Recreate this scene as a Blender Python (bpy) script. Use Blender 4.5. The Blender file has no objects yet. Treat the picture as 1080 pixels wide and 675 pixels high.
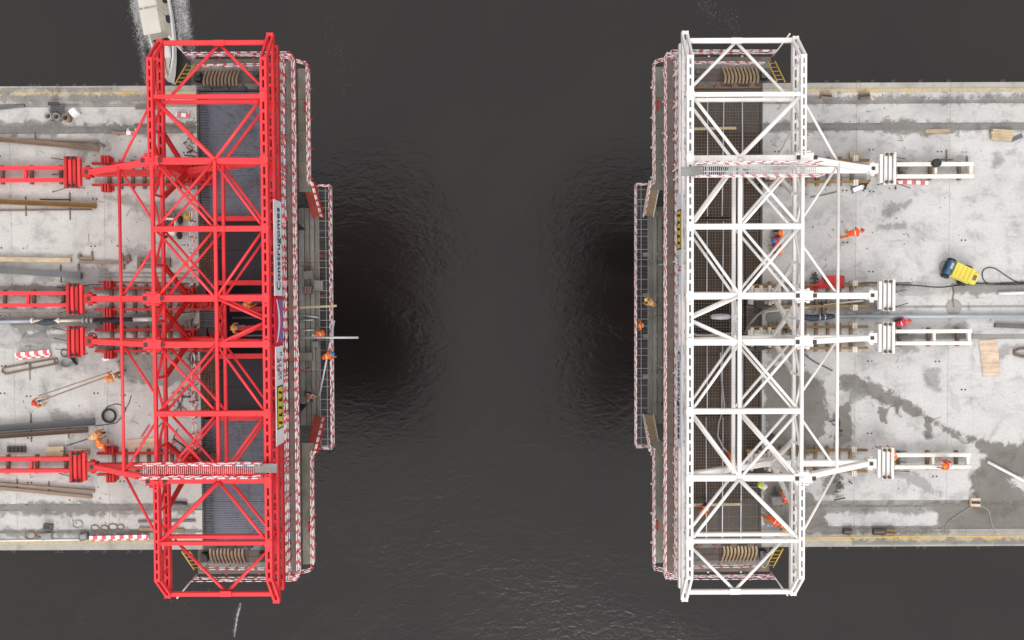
import bpy, bmesh, math, random
from mathutils import Matrix, Vector
random.seed(11)
R = math.radians
sc = bpy.context.scene

# ------------------------------------------------------------------ camera
CAM_LOC = Vector((0.0, 1.18, 50.0))
CAM_R = (Matrix.Rotation(R(-1.5), 4, 'X') @ Matrix.Rotation(R(-0.25), 4, 'Z'))
cam_d = bpy.data.cameras.new('camera')
cam_d.sensor_width = 36.0
cam_d.lens = 30.0
cam_d.clip_end = 6000
cam = bpy.data.objects.new('camera', cam_d)
sc.collection.objects.link(cam)
cam.matrix_world = Matrix.Translation(CAM_LOC) @ CAM_R
sc.camera = cam

# ------------------------------------------------------------------ world / sun / exposure
SUN_EL, SUN_AZ = 38.0, 176.0
world = bpy.data.worlds.new('World')
sc.world = world
world.use_nodes = True
wn = world.node_tree
for n in list(wn.nodes):
    wn.nodes.remove(n)
sky = wn.nodes.new('ShaderNodeTexSky')
sky.sky_type = 'NISHITA'
sky.sun_disc = False
sky.sun_elevation = R(SUN_EL)
sky.sun_rotation = R(SUN_AZ)
sky.dust_density = 6.0
sky.air_density = 1.0
hsv = wn.nodes.new('ShaderNodeHueSaturation')
hsv.inputs['Saturation'].default_value = 0.07
bg = wn.nodes.new('ShaderNodeBackground')
bg.inputs['Strength'].default_value = 0.13
wo = wn.nodes.new('ShaderNodeOutputWorld')
wn.links.new(sky.outputs[0], hsv.inputs['Color'])
# an even overcast layer veils the clear sky
veil = wn.nodes.new('ShaderNodeMix'); veil.data_type = 'RGBA'
veil.inputs[0].default_value = 0.86
veil.inputs[7].default_value = (6.5, 6.22, 6.36, 1)
wn.links.new(hsv.outputs[0], veil.inputs[6])
wn.links.new(veil.outputs[2], bg.inputs['Color'])
wn.links.new(bg.outputs[0], wo.inputs['Surface'])
sun_d = bpy.data.lights.new('sun', 'SUN')
sun_d.energy = 1.2
sun_d.angle = R(32)
sun_d.color = (1.0, 0.97, 0.93)
sun = bpy.data.objects.new('sun', sun_d)
sc.collection.objects.link(sun)
# direction towards the sun, matching the sky's rotation
sd = Vector((math.sin(R(SUN_AZ)) * math.cos(R(SUN_EL)), math.cos(R(SUN_AZ)) * math.cos(R(SUN_EL)), math.sin(R(SUN_EL))))
sun.rotation_euler = sd.to_track_quat('Z', 'Y').to_euler()
sun.location = (0, 0, 80)
sc.view_settings.view_transform = 'Standard'
sc.view_settings.look = 'None'
sc.view_settings.gamma = 1.0
sc.view_settings.use_curve_mapping = False
sc.view_settings.exposure = 0.60

# ------------------------------------------------------------------ helpers
def PX(px, py, z=0.0):
    """photo pixel (1080x675) -> point on the level plane z"""
    d = CAM_R.to_3x3() @ Vector(((px - 540) / 900, -(py - 337.5) / 900, -1.0))
    return CAM_LOC + d * ((z - CAM_LOC.z) / d.z)

WM = {}
def put(o, M, parent=None):
    sc.collection.objects.link(o)
    if parent is not None:
        o.parent = parent
        o.matrix_basis = WM[parent].inverted() @ M
    else:
        o.matrix_basis = M
    WM[o] = M
    return o

def tag(o, label=None, cat=None, group=None, kind=None):
    if label: o['label'] = label
    if cat: o['category'] = cat
    if group: o['group'] = group
    if kind: o['kind'] = kind
    return o

def empty(name, loc, rz=0.0, parent=None):
    o = bpy.data.objects.new(name, None)
    o.empty_display_size = 0.3
    return put(o, Matrix.Translation(loc) @ Matrix.Rotation(rz, 4, 'Z'), parent)

class MB:
    """collects faces for one mesh"""
    def __init__(self): self.v = []; self.f = []; self.mi = []
    def add(self, vs, fs, M=None, mi=0):
        b = len(self.v)
        self.v += [tuple(M @ Vector(v)) if M else tuple(v) for v in vs]
        self.f += [tuple(i + b for i in f) for f in fs]
        self.mi += [mi] * len(fs)
        return self
    def box(self, c, s, M=None, mi=0):
        x, y, z = c; a, b, d = s[0] / 2, s[1] / 2, s[2] / 2
        vs = [(x - a, y - b, z - d), (x + a, y - b, z - d), (x + a, y + b, z - d), (x - a, y + b, z - d),
              (x - a, y - b, z + d), (x + a, y - b, z + d), (x + a, y + b, z + d), (x - a, y + b, z + d)]
        fs = [(0, 3, 2, 1), (4, 5, 6, 7), (0, 1, 5, 4), (1, 2, 6, 5), (2, 3, 7, 6), (3, 0, 4, 7)]
        return self.add(vs, fs, M, mi)
    def prism(self, prof, L, M=None, mi=0):
        """profile in (y,z), extruded along x 0..L"""
        n = len(prof)
        vs = [(0, p[0], p[1]) for p in prof] + [(L, p[0], p[1]) for p in prof]
        fs = [(i, (i + 1) % n, n + (i + 1) % n, n + i) for i in range(n)]
        fs += [tuple(range(n - 1, -1, -1)), tuple(range(n, 2 * n))]
        return self.add(vs, fs, M, mi)
    def bar(self, p0, p1, w, h=None, mi=0):
        M, L = frame(p0, p1)
        return self.prism(cham(w, h or w), L, M, mi)
    def rod(self, p0, p1, r, n=6, mi=0):
        M, L = frame(p0, p1)
        return self.prism([(r * math.cos(2 * math.pi * i / n), r * math.sin(2 * math.pi * i / n)) for i in range(n)], L, M, mi)
    def tube(self, pts, r, n=6, mi=0, closed=False):
        pts = [Vector(p) for p in pts]
        rings = []
        m = len(pts)
        up = Vector((0, 0, 1))
        for i, p in enumerate(pts):
            a = pts[i - 1] if (i > 0 or closed) else p
            b = pts[(i + 1) % m] if (i < m - 1 or closed) else p
            t = (b - a).normalized()
            s = t.cross(up)
            if s.length < 1e-4: s = Vector((1, 0, 0))
            s.normalize(); q = s.cross(t)
            rr = r[i] if isinstance(r, (list, tuple)) else r
            rings.append([p + s * rr * math.cos(2 * math.pi * k / n) + q * rr * math.sin(2 * math.pi * k / n) for k in range(n)])
        b0 = len(self.v)
        for rg in rings: self.v += [tuple(x) for x in rg]
        last = m if closed else m - 1
        for i in range(last):
            j = (i + 1) % m
            for k in range(n):
                self.f.append((b0 + i * n + k, b0 + i * n + (k + 1) % n, b0 + j * n + (k + 1) % n, b0 + j * n + k)); self.mi.append(mi)
        if not closed:
            self.f.append(tuple(b0 + k for k in range(n))); self.mi.append(mi)
            self.f.append(tuple(b0 + (m - 1) * n + k for k in range(n - 1, -1, -1))); self.mi.append(mi)
        return self
    def lathe(self, prof, n=16, M=None, mi=0):
        """profile (r,z) round z"""
        vs, fs = [], []
        for r, z in prof:
            vs += [(r * math.cos(2 * math.pi * k / n), r * math.sin(2 * math.pi * k / n), z) for k in range(n)]
        for i in range(len(prof) - 1):
            for k in range(n):
                fs.append((i * n + k, i * n + (k + 1) % n, (i + 1) * n + (k + 1) % n, (i + 1) * n + k))
        fs.append(tuple(range(n - 1, -1, -1)))
        fs.append(tuple((len(prof) - 1) * n + k for k in range(n)))
        return self.add(vs, fs, M, mi)
    def mesh(self, name, mats, smooth=False):
        me = bpy.data.meshes.new(name)
        me.from_pydata(self.v, [], self.f)
        for m in (mats if isinstance(mats, (list, tuple)) else [mats]): me.materials.append(m)
        if len(me.materials) > 1: me.polygons.foreach_set('material_index', self.mi)
        if smooth: me.polygons.foreach_set('use_smooth', [len(f) == 4 for f in self.f])
        me.update()
        return me
    def obj(self, name, mats, parent=None, M=None, smooth=False):
        """vertices are in world space unless M given (then local to M)"""
        M = M or Matrix.Identity(4)
        return put(bpy.data.objects.new(name, self.mesh(name, mats, smooth)), M, parent)

def frame(p0, p1, up=Vector((0, 0, 1))):
    p0, p1 = Vector(p0), Vector(p1)
    x = (p1 - p0); L = x.length; x.normalize()
    y = up.cross(x)
    if y.length < 1e-3: y = Vector((0, 1, 0))
    y.normalize(); z = x.cross(y)
    M = Matrix(((x.x, y.x, z.x, p0.x), (x.y, y.y, z.y, p0.y), (x.z, y.z, z.z, p0.z), (0, 0, 0, 1)))
    return M, L

def cham(w, h):
    c = min(w, h) * 0.12; a, b = w / 2, h / 2
    return [(-a + c, -b), (a - c, -b), (a, -b + c), (a, b - c), (a - c, b), (-a + c, b), (-a, b - c), (-a, -b + c)]

MCACHE = {}
def beam(name, p0, p1, w, h, mat, parent, kind='box', label=None):
    """one straight steel member as an object of its own"""
    M, L = frame(p0, p1)
    key = (kind, round(L, 2), w, h, mat.name)
    me = MCACHE.get(key)
    if me is None:
        mb = MB()
        if kind == 'box':
            mb.prism(cham(w, h), L)
        elif kind == 'tube':
            n = 10
            mb.prism([(w / 2 * math.cos(2 * math.pi * i / n), w / 2 * math.sin(2 * math.pi * i / n)) for i in range(n)], L)
        elif kind == 'chord':                    # two channels joined by batten plates
            t = w * 0.345
            for s in (-1, 1):
                mb.prism([(y + s * (w - t) / 2, z) for y, z in cham(t, h)], L)
            n = max(2, int(round(L / 0.56)))
            for i in range(n + 1):
                x = min(max(L * i / n, 0.09), L - 0.09)
                for zz in (h / 2 - 0.035, -h / 2 + 0.035):
                    mb.box((x, 0, zz), (0.17, w - 2 * t + 0.02, 0.03))
        elif kind == 'ibeam':
            t = h * 0.12
            mb.box((L / 2, 0, h / 2 - t / 2), (L, w, t)); mb.box((L / 2, 0, -h / 2 + t / 2), (L, w, t))
            mb.box((L / 2, 0, 0), (L - 0.004, w * 0.14, h - 2 * t + 0.01))
        elif kind == 'channel':
            t = min(w, h) * 0.14
            mb.box((L / 2, 0, -h / 2 + t / 2), (L, w, t))
            for s in (-1, 1): mb.box((L / 2, s * (w - t) / 2, t / 2), (L - 0.004, t, h - t))
        me = mb.mesh(name, mat, smooth=(kind == 'tube'))
        MCACHE[key] = me
    o = bpy.data.objects.new(name, me)
    put(o, M, parent)
    if label: o['label'] = label
    return o

# ------------------------------------------------------------------ materials
def nmat(name):
    m = bpy.data.materials.new(name); m.use_nodes = True
    nt = m.node_tree
    return m, nt, nt.nodes['Principled BSDF']

def ramp(nt, fac, stops):
    r = nt.nodes.new('ShaderNodeValToRGB')
    el = r.color_ramp.elements
    while len(el) < len(stops): el.new(0.5)
    for e, (p, c) in zip(el, stops):
        e.position = p; e.color = (c[0], c[1], c[2], 1) if isinstance(c, (tuple, list)) else (c, c, c, 1)
    nt.links.new(fac, r.inputs['Fac'])
    return r.outputs['Color']

def noise(nt, scale, detail=4, rough=0.6, vec=None, dist=0.0):
    n = nt.nodes.new('ShaderNodeTexNoise')
    n.inputs['Scale'].default_value = scale; n.inputs['Detail'].default_value = detail
    n.inputs['Roughness'].default_value = rough; n.inputs['Distortion'].default_value = dist
    if vec is not None: nt.links.new(vec, n.inputs['Vector'])
    return n.outputs['Fac']

def mix(nt, fac, a, b, mode='MIX'):
    m = nt.nodes.new('ShaderNodeMix'); m.data_type = 'RGBA'; m.blend_type = mode
    for sock, val in ((m.inputs[0], fac), (m.inputs[6], a), (m.inputs[7], b)):
        if hasattr(val, 'default_value') or hasattr(val, 'is_linked'): nt.links.new(val, sock)
        elif isinstance(val, (int, float)): sock.default_value = val if sock.type == 'VALUE' else (val, val, val, 1)
        else: sock.default_value = (val[0], val[1], val[2], 1)
    return m.outputs[2]

def wpos(nt, scale=(1, 1, 1)):
    g = nt.nodes.new('ShaderNodeNewGeometry')
    mp = nt.nodes.new('ShaderNodeMapping'); mp.inputs['Scale'].default_value = scale
    nt.links.new(g.outputs['Position'], mp.inputs['Vector'])
    return mp.outputs['Vector']

def paint(name, col, rough=0.45, dirt=(0.12, 0.08, 0.06), amt=0.35, metal=0.0, sc_=1.3, bumpy=0.0):
    m, nt, b = nmat(name)
    v = wpos(nt)
    n1 = noise(nt, sc_, 6, 0.65, v); n2 = noise(nt, sc_ * 9, 5, 0.7, v)
    f = mix(nt, 0.5, n1, n2)
    fac = ramp(nt, f, [(0.50, 0.0), (0.72, amt)])
    var = ramp(nt, noise(nt, sc_ * 0.35, 3, 0.5, v), [(0.3, 0.86), (0.7, 1.08)])
    c = mix(nt, 1.0, mix(nt, fac, col, dirt), var, 'MULTIPLY')
    nt.links.new(c, b.inputs['Base Color'])
    rr = ramp(nt, n2, [(0.3, max(rough - 0.12, 0.05)), (0.7, min(rough + 0.2, 1))])
    nt.links.new(rr, b.inputs['Roughness'])
    b.inputs['Metallic'].default_value = metal
    if bumpy:
        bp = nt.nodes.new('ShaderNodeBump'); bp.inputs['Strength'].default_value = bumpy; bp.inputs['Distance'].default_value = 0.02
        nt.links.new(n2, bp.inputs['Height']); nt.links.new(bp.outputs[0], b.inputs['Normal'])
    return m

def concrete(name, base, tint=(1, 1, 1), wet=False):
    m, nt, b = nmat(name)
    v = wpos(nt); vs = wpos(nt, (0.35, 1.6, 1))
    big = noise(nt, 0.22, 5, 0.6, v, 0.6); med = noise(nt, 0.9, 6, 0.65, v, 0.3)
    fine = noise(nt, 7, 5, 0.75, v); strk = noise(nt, 0.8, 6, 0.7, vs)
    c = ramp(nt, big, [(0.28, base * 0.78), (0.5, base), (0.72, base * 1.10)])
    c = mix(nt, 1.0, c, ramp(nt, med, [(0.30, 0.66), (0.47, 1.0), (0.7, 1.07)]), 'MULTIPLY')
    c = mix(nt, 1.0, c, ramp(nt, fine, [(0.28, 0.80), (0.5, 1.0), (0.75, 1.08)]), 'MULTIPLY')
    c = mix(nt, 1.0, c, ramp(nt, strk, [(0.24, 0.62), (0.42, 1.0), (0.7, 1.04)]), 'MULTIPLY')
    # stray small dark spots and rust spots
    vo = nt.nodes.new('ShaderNodeTexVoronoi'); vo.inputs['Scale'].default_value = 1.1
    nt.links.new(v, vo.inputs['Vector'])
    c = mix(nt, ramp(nt, vo.outputs['Distance'], [(0.035, 0.55), (0.075, 0.0)]), c, (0.10, 0.09, 0.08))
    rust = ramp(nt, noise(nt, 0.55, 7, 0.7, v, 1.2), [(0.63, 0.0), (0.76, 0.35)])
    c = mix(nt, rust, c, (0.36, 0.27, 0.17))
    oi = nt.nodes.new('ShaderNodeObjectInfo')
    c = mix(nt, 1.0, c, ramp(nt, oi.outputs['Random'], [(0.0, 0.93), (1.0, 1.04)]), 'MULTIPLY')
    c = mix(nt, 1.0, c, tint, 'MULTIPLY')
    nt.links.new(c, b.inputs['Base Color'])
    b.inputs['Roughness'].default_value = 0.35 if wet else 0.88
    bp = nt.nodes.new('ShaderNodeBump'); bp.inputs['Strength'].default_value = 0.3; bp.inputs['Distance'].default_value = 0.02
    nt.links.new(fine, bp.inputs['Height']); nt.links.new(bp.outputs[0], b.inputs['Normal'])
    return m

def stripe(name, c1, c2, period=0.62, duty=0.5):
    m, nt, b = nmat(name)
    tc = nt.nodes.new('ShaderNodeTexCoord')
    sp = nt.nodes.new('ShaderNodeSeparateXYZ'); nt.links.new(tc.outputs['Object'], sp.inputs[0])
    oi = nt.nodes.new('ShaderNodeObjectInfo')
    a = nt.nodes.new('ShaderNodeMath'); a.operation = 'MULTIPLY_ADD'; a.inputs[1].default_value = 1 / period
    nt.links.new(sp.outputs[0], a.inputs[0]); nt.links.new(oi.outputs['Random'], a.inputs[2])
    f = nt.nodes.new('ShaderNodeMath'); f.operation = 'FRACT'; nt.links.new(a.outputs[0], f.inputs[0])
    g = nt.nodes.new('ShaderNodeMath'); g.operation = 'LESS_THAN'; g.inputs[1].default_value = duty; nt.links.new(f.outputs[0], g.inputs[0])
    v = wpos(nt)
    c = mix(nt, g.outputs[0], c1, c2)
    c = mix(nt, ramp(nt, noise(nt, 3, 5, 0.7, v), [(0.5, 0.0), (0.7, 0.4)]), c, (0.42, 0.33, 0.29))
    nt.links.new(c, b.inputs['Base Color']); b.inputs['Roughness'].default_value = 0.5
    return m

def wood(name, col, scale=2.0):
    m, nt, b = nmat(name)
    tc = nt.nodes.new('ShaderNodeTexCoord')
    mp = nt.nodes.new('ShaderNodeMapping'); mp.inputs['Scale'].default_value = (scale * 0.4, scale * 7, scale * 7)
    nt.links.new(tc.outputs['Object'], mp.inputs[0])
    n = noise(nt, 1.6, 6, 0.7, mp.outputs[0], 0.5)
    v = wpos(nt)
    c = mix(nt, 1.0, ramp(nt, n, [(0.25, [x * 0.62 for x in col]), (0.55, col), (0.8, [min(1, x * 1.15) for x in col])]),
            ramp(nt, noise(nt, 1.1, 5, 0.7, v), [(0.3, 0.7), (0.6, 1.05)]), 'MULTIPLY')
    nt.links.new(c, b.inputs['Base Color']); b.inputs['Roughness'].default_value = 0.8
    return m

M = {}
M['red'] = paint('red_paint', (0.76, 0.034, 0.042), 0.42, (0.30, 0.045, 0.035), 0.6)
M['red_dark'] = paint('worn_red_paint', (0.50, 0.018, 0.016), 0.5, (0.10, 0.025, 0.02), 0.7, sc_=2.2)
M['white'] = paint('white_paint', (0.80, 0.79, 0.76), 0.42, (0.45, 0.35, 0.26), 0.55)
M['cream'] = paint('cream_paint', (0.76, 0.735, 0.67), 0.5, (0.30, 0.20, 0.13), 0.6, sc_=2.2)
M['rust'] = paint('rusty_steel', (0.17, 0.115, 0.08), 0.75, (0.09, 0.05, 0.03), 0.8, sc_=2.5)
M['rust_light'] = paint('rusty_channel_steel', (0.25, 0.185, 0.135), 0.75, (0.12, 0.07, 0.045), 0.8, sc_=2.5)
M['ochre'] = paint('ochre_weathered_steel', (0.26, 0.155, 0.06), 0.75, (0.13, 0.075, 0.04), 0.8, sc_=2.5)
M['steel'] = paint('grey_steel', (0.13, 0.135, 0.14), 0.5, (0.09, 0.07, 0.055), 0.7, 0.3, sc_=2.5)
M['dark'] = paint('dark_steel', (0.045, 0.043, 0.042), 0.55, (0.06, 0.035, 0.02), 0.6, 0.2, sc_=3)
M['galv'] = paint('galvanised_steel', (0.52, 0.54, 0.56), 0.4, (0.3, 0.28, 0.25), 0.5, 0.35, sc_=2.5)
M['form'] = paint('blue_grey_form_steel', (0.150, 0.168, 0.200), 0.36, (0.040, 0.040, 0.044), 0.9, 0.25, sc_=0.55)
M['form_rib'] = paint('form_rib_steel', (0.105, 0.118, 0.142), 0.45, (0.035, 0.035, 0.04), 0.9, 0.2, sc_=0.55)
M['form_dark'] = paint('dark_form_steel', (0.016, 0.017, 0.023), 0.45, (0.035, 0.03, 0.03), 0.6, 0.2, sc_=1.5)
M['ply_dark'] = paint('dark_formwork_plywood', (0.064, 0.044, 0.033), 0.6, (0.10, 0.068, 0.046), 0.8, sc_=1.1)
M['ply_grey'] = paint('grey_formwork_plywood', (0.115, 0.112, 0.105), 0.55, (0.06, 0.05, 0.042), 0.8, sc_=0.9)
M['form_bar'] = paint('dull_galvanised_bar', (0.36, 0.37, 0.355), 0.5, (0.2, 0.18, 0.15), 0.5, 0.2, sc_=2.5)
M['rebar'] = paint('reinforcing_bar', (0.19, 0.14, 0.10), 0.7, (0.09, 0.05, 0.03), 0.7, 0.2, sc_=3)
M['rebar_grey'] = paint('grey_reinforcing_bar', (0.20, 0.185, 0.165), 0.6, (0.12, 0.08, 0.05), 0.7, 0.2, sc_=2)
M['rebar_red'] = paint('rusted_reinforcing_bar', (0.16, 0.075, 0.045), 0.75, (0.07, 0.04, 0.03), 0.7, sc_=3)
M['board'] = wood('grey_timber_board', (0.17, 0.135, 0.115))
M['board_grey'] = wood('weathered_grey_board', (0.25, 0.25, 0.235))
M['board_green'] = wood('grey_green_board', (0.20, 0.195, 0.155))
M['pine'] = wood('pale_pine', (0.50, 0.40, 0.25))
M['ply'] = wood('pale_plywood', (0.62, 0.48, 0.36), 0.8)
M['tan'] = wood('tan_plywood', (0.42, 0.31, 0.19), 1.0)
M['redply'] = wood('red_plywood', (0.40, 0.075, 0.05), 1.0)
M['brownwood'] = wood('brown_formwork_timber', (0.30, 0.21, 0.14))
M['stripe'] = stripe('red_white_striped_rail', (0.80, 0.76, 0.75), (0.60, 0.06, 0.08), 0.58, 0.36)
M['stripe_pale'] = stripe('faded_red_white_striped_rail', (0.76, 0.73, 0.71), (0.56, 0.15, 0.17), 0.58, 0.36)
M['barrier'] = stripe('red_white_barrier', (0.80, 0.74, 0.72), (0.62, 0.10, 0.12), 0.52, 0.5)
M['yellow'] = paint('yellow_paint', (0.60, 0.40, 0.07), 0.5, (0.3, 0.21, 0.09), 0.7, sc_=3)
M['sign_yellow'] = paint('yellow_sign_sheet', (0.72, 0.55, 0.03), 0.5, (0.5, 0.35, 0.03), 0.2)
M['sign_white'] = paint('white_sign_sheet', (0.72, 0.76, 0.78), 0.4, (0.5, 0.5, 0.48), 0.3)
M['ink'] = paint('black_print', (0.012, 0.014, 0.022), 0.5, (0.03, 0.03, 0.03), 0.1)
M['navy'] = paint('navy_print', (0.02, 0.028, 0.06), 0.5, (0.03, 0.03, 0.05), 0.1)
M['crimson'] = paint('crimson_sheet', (0.62, 0.012, 0.06), 0.4, (0.4, 0.01, 0.04), 0.2)
M['violet'] = paint('violet_blue_sheet', (0.16, 0.15, 0.40), 0.4, (0.2, 0.1, 0.25), 0.3)
M['redink'] = paint('red_print', (0.55, 0.06, 0.08), 0.5, (0.4, 0.05, 0.05), 0.1)
M['black'] = paint('black_rubber', (0.018, 0.018, 0.019), 0.6, (0.05, 0.045, 0.04), 0.4, sc_=4)
M['hose'] = paint('grey_hose', (0.30, 0.30, 0.29), 0.6, (0.15, 0.14, 0.13), 0.5, sc_=4)
M['navyrubber'] = paint('dark_slate_hose', (0.028, 0.037, 0.052), 0.55, (0.07, 0.07, 0.065), 0.5, sc_=4)
M['pipe'] = paint('blue_grey_pipe', (0.36, 0.41, 0.45), 0.4, (0.5, 0.5, 0.5), 0.6, 0.2, sc_=1.5)
M['ivory'] = paint('ivory_pipe', (0.66, 0.63, 0.52), 0.45, (0.4, 0.36, 0.28), 0.5, sc_=2)
M['blue'] = paint('blue_paint', (0.045, 0.14, 0.24), 0.5, (0.10, 0.11, 0.11), 0.6, sc_=3)
M['machine_yellow'] = paint('machine_yellow', (0.66, 0.56, 0.07), 0.5, (0.36, 0.30, 0.12), 0.8, sc_=2.4)
M['machine_white'] = paint('machine_white', (0.74, 0.73, 0.70), 0.4, (0.4, 0.36, 0.3), 0.4, sc_=3)
M['boat_white'] = paint('boat_white_gelcoat', (0.80, 0.80, 0.78), 0.3, (0.55, 0.52, 0.46), 0.3, sc_=1.5)
M['boat_cream'] = paint('cream_canopy_cloth', (0.74, 0.71, 0.62), 0.8, (0.6, 0.55, 0.44), 0.3, sc_=1.0)
M['boat_deck'] = paint('worn_boat_deck', (0.64, 0.60, 0.50), 0.7, (0.3, 0.25, 0.19), 0.5, sc_=2)
M['deckL'] = concrete('pale_concrete', 0.445, (1.0, 0.99, 0.93))
M['deckR'] = concrete('light_grey_concrete', 0.455, (1.0, 0.997, 0.968))
M['trench'] = concrete('stained_concrete', 0.27, (1.0, 0.985, 0.93))
M['wet'] = concrete('damp_concrete', 0.205, (1.0, 0.985, 0.93), wet=True)
M['edge'] = concrete('edge_concrete', 0.36, (1.0, 0.96, 0.86))
M['under'] = concrete('girder_concrete', 0.30)
M['skin'] = paint('skin', (0.42, 0.22, 0.14), 0.6, (0.3, 0.15, 0.1), 0.1)
M['orange'] = paint('orange_workwear', (0.80, 0.16, 0.015), 0.8, (0.45, 0.1, 0.02), 0.4, sc_=6)
M['orange_red'] = paint('orange_red_workwear', (0.72, 0.085, 0.02), 0.8, (0.4, 0.06, 0.02), 0.4, sc_=6)
M['tan_wear'] = paint('tan_orange_workwear', (0.62, 0.31, 0.10), 0.8, (0.4, 0.2, 0.08), 0.4, sc_=6)
M['red_wear'] = paint('red_workwear', (0.60, 0.03, 0.05), 0.8, (0.3, 0.02, 0.03), 0.4, sc_=6)
M['hivis'] = paint('lime_workwear', (0.62, 0.75, 0.05), 0.8, (0.4, 0.45, 0.05), 0.3, sc_=6)
M['yellow_wear'] = paint('yellow_workwear', (0.75, 0.52, 0.04), 0.8, (0.5, 0.33, 0.04), 0.3, sc_=6)
M['navy_wear'] = paint('navy_workwear', (0.03, 0.04, 0.075), 0.85, (0.06, 0.06, 0.07), 0.4, sc_=6)
M['grey_wear'] = paint('grey_workwear', (0.18, 0.18, 0.17), 0.85, (0.1, 0.1, 0.09), 0.4, sc_=6)
M['h_white'] = paint('white_helmet', (0.78, 0.77, 0.74), 0.3, (0.5, 0.48, 0.45), 0.2)
M['h_orange'] = paint('orange_helmet', (0.82, 0.20, 0.02), 0.3, (0.5, 0.15, 0.03), 0.2)
M['h_yellow'] = paint('yellow_helmet', (0.75, 0.48, 0.08), 0.3, (0.5, 0.3, 0.06), 0.2)
M['h_red'] = paint('red_helmet', (0.65, 0.035, 0.03), 0.3, (0.4, 0.03, 0.03), 0.2)
M['h_blue'] = paint('blue_helmet', (0.04, 0.14, 0.45), 0.3, (0.04, 0.1, 0.3), 0.2)
M['foam'] = paint('water_foam', (0.62, 0.63, 0.62), 0.9, (0.4, 0.41, 0.41), 0.4, sc_=4)

# yellow-brown weather band along the deck edge
m, nt, b = nmat('yellow_stained_edge')
v = wpos(nt, (0.5, 1, 1))
n1 = noise(nt, 1.1, 6, 0.7, v, 0.5); n2 = noise(nt, 6, 4, 0.7, wpos(nt))
c = ramp(nt, n1, [(0.32, (0.36, 0.33, 0.27)), (0.5, (0.47, 0.40, 0.25)), (0.62, (0.52, 0.38, 0.14)), (0.75, (0.42, 0.36, 0.25))])
c = mix(nt, 1.0, c, ramp(nt, n2, [(0.3, 0.72), (0.7, 1.1)]), 'MULTIPLY')
nt.links.new(c, b.inputs['Base Color']); b.inputs['Roughness'].default_value = 0.85
M['yellow_edge'] = m

# river water
m, nt, b = nmat('river_water')
b.inputs['IOR'].default_value = 1.47
v1 = wpos(nt, (1.0, 1.7, 1)); v2 = wpos(nt); v3 = wpos(nt, (0.5, 1.0, 1))
w1 = noise(nt, 0.85, 2, 0.5, v1, 0.9); w2 = noise(nt, 2.9, 3, 0.6, v1, 0.7); w4 = noise(nt, 8.0, 2, 0.6, v1, 0.3)
gust = ramp(nt, noise(nt, 0.055, 3, 0.55, v3, 1.4), [(0.36, 0.25), (0.62, 1.0)])     # calmer and more ruffled areas
def madd(a_, k, c_):
    n_ = nt.nodes.new('ShaderNodeMath'); n_.operation = 'MULTIPLY_ADD'; n_.inputs[1].default_value = k
    nt.links.new(a_, n_.inputs[0]); nt.links.new(c_, n_.inputs[2]); return n_.outputs[0]
hgt = madd(w4, 0.10, madd(w2, 0.34, w1))
mx = nt.nodes.new('ShaderNodeMath'); mx.operation = 'MULTIPLY'
nt.links.new(hgt, mx.inputs[0]); nt.links.new(gust, mx.inputs[1])
bp = nt.nodes.new('ShaderNodeBump'); bp.inputs['Strength'].default_value = 1.0; bp.inputs['Distance'].default_value = 0.055
nt.links.new(mx.outputs[0], bp.inputs['Height']); nt.links.new(bp.outputs[0], b.inputs['Normal'])
silt = ramp(nt, noise(nt, 0.045, 5, 0.6, v2, 1.0), [(0.35, (0.0048, 0.0036, 0.0036)), (0.7, (0.0115, 0.0083, 0.0066))])
nt.links.new(silt, b.inputs['Base Color'])
rg_ = ramp(nt, gust, [(0.0, 0.20), (1.0, 0.25)])
nt.links.new(rg_, b.inputs['Roughness'])
M['water'] = m

# ------------------------------------------------------------------ water
WZ = -32.0
o = MB().add([(-2500, -2500, 0), (2500, -2500, 0), (2500, 2500, 0), (-2500, 2500, 0)], [(0, 1, 2, 3)]).obj('water', M['water'], None, Matrix.Translation((0, 0, WZ)))
tag(o, kind='structure')

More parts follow.
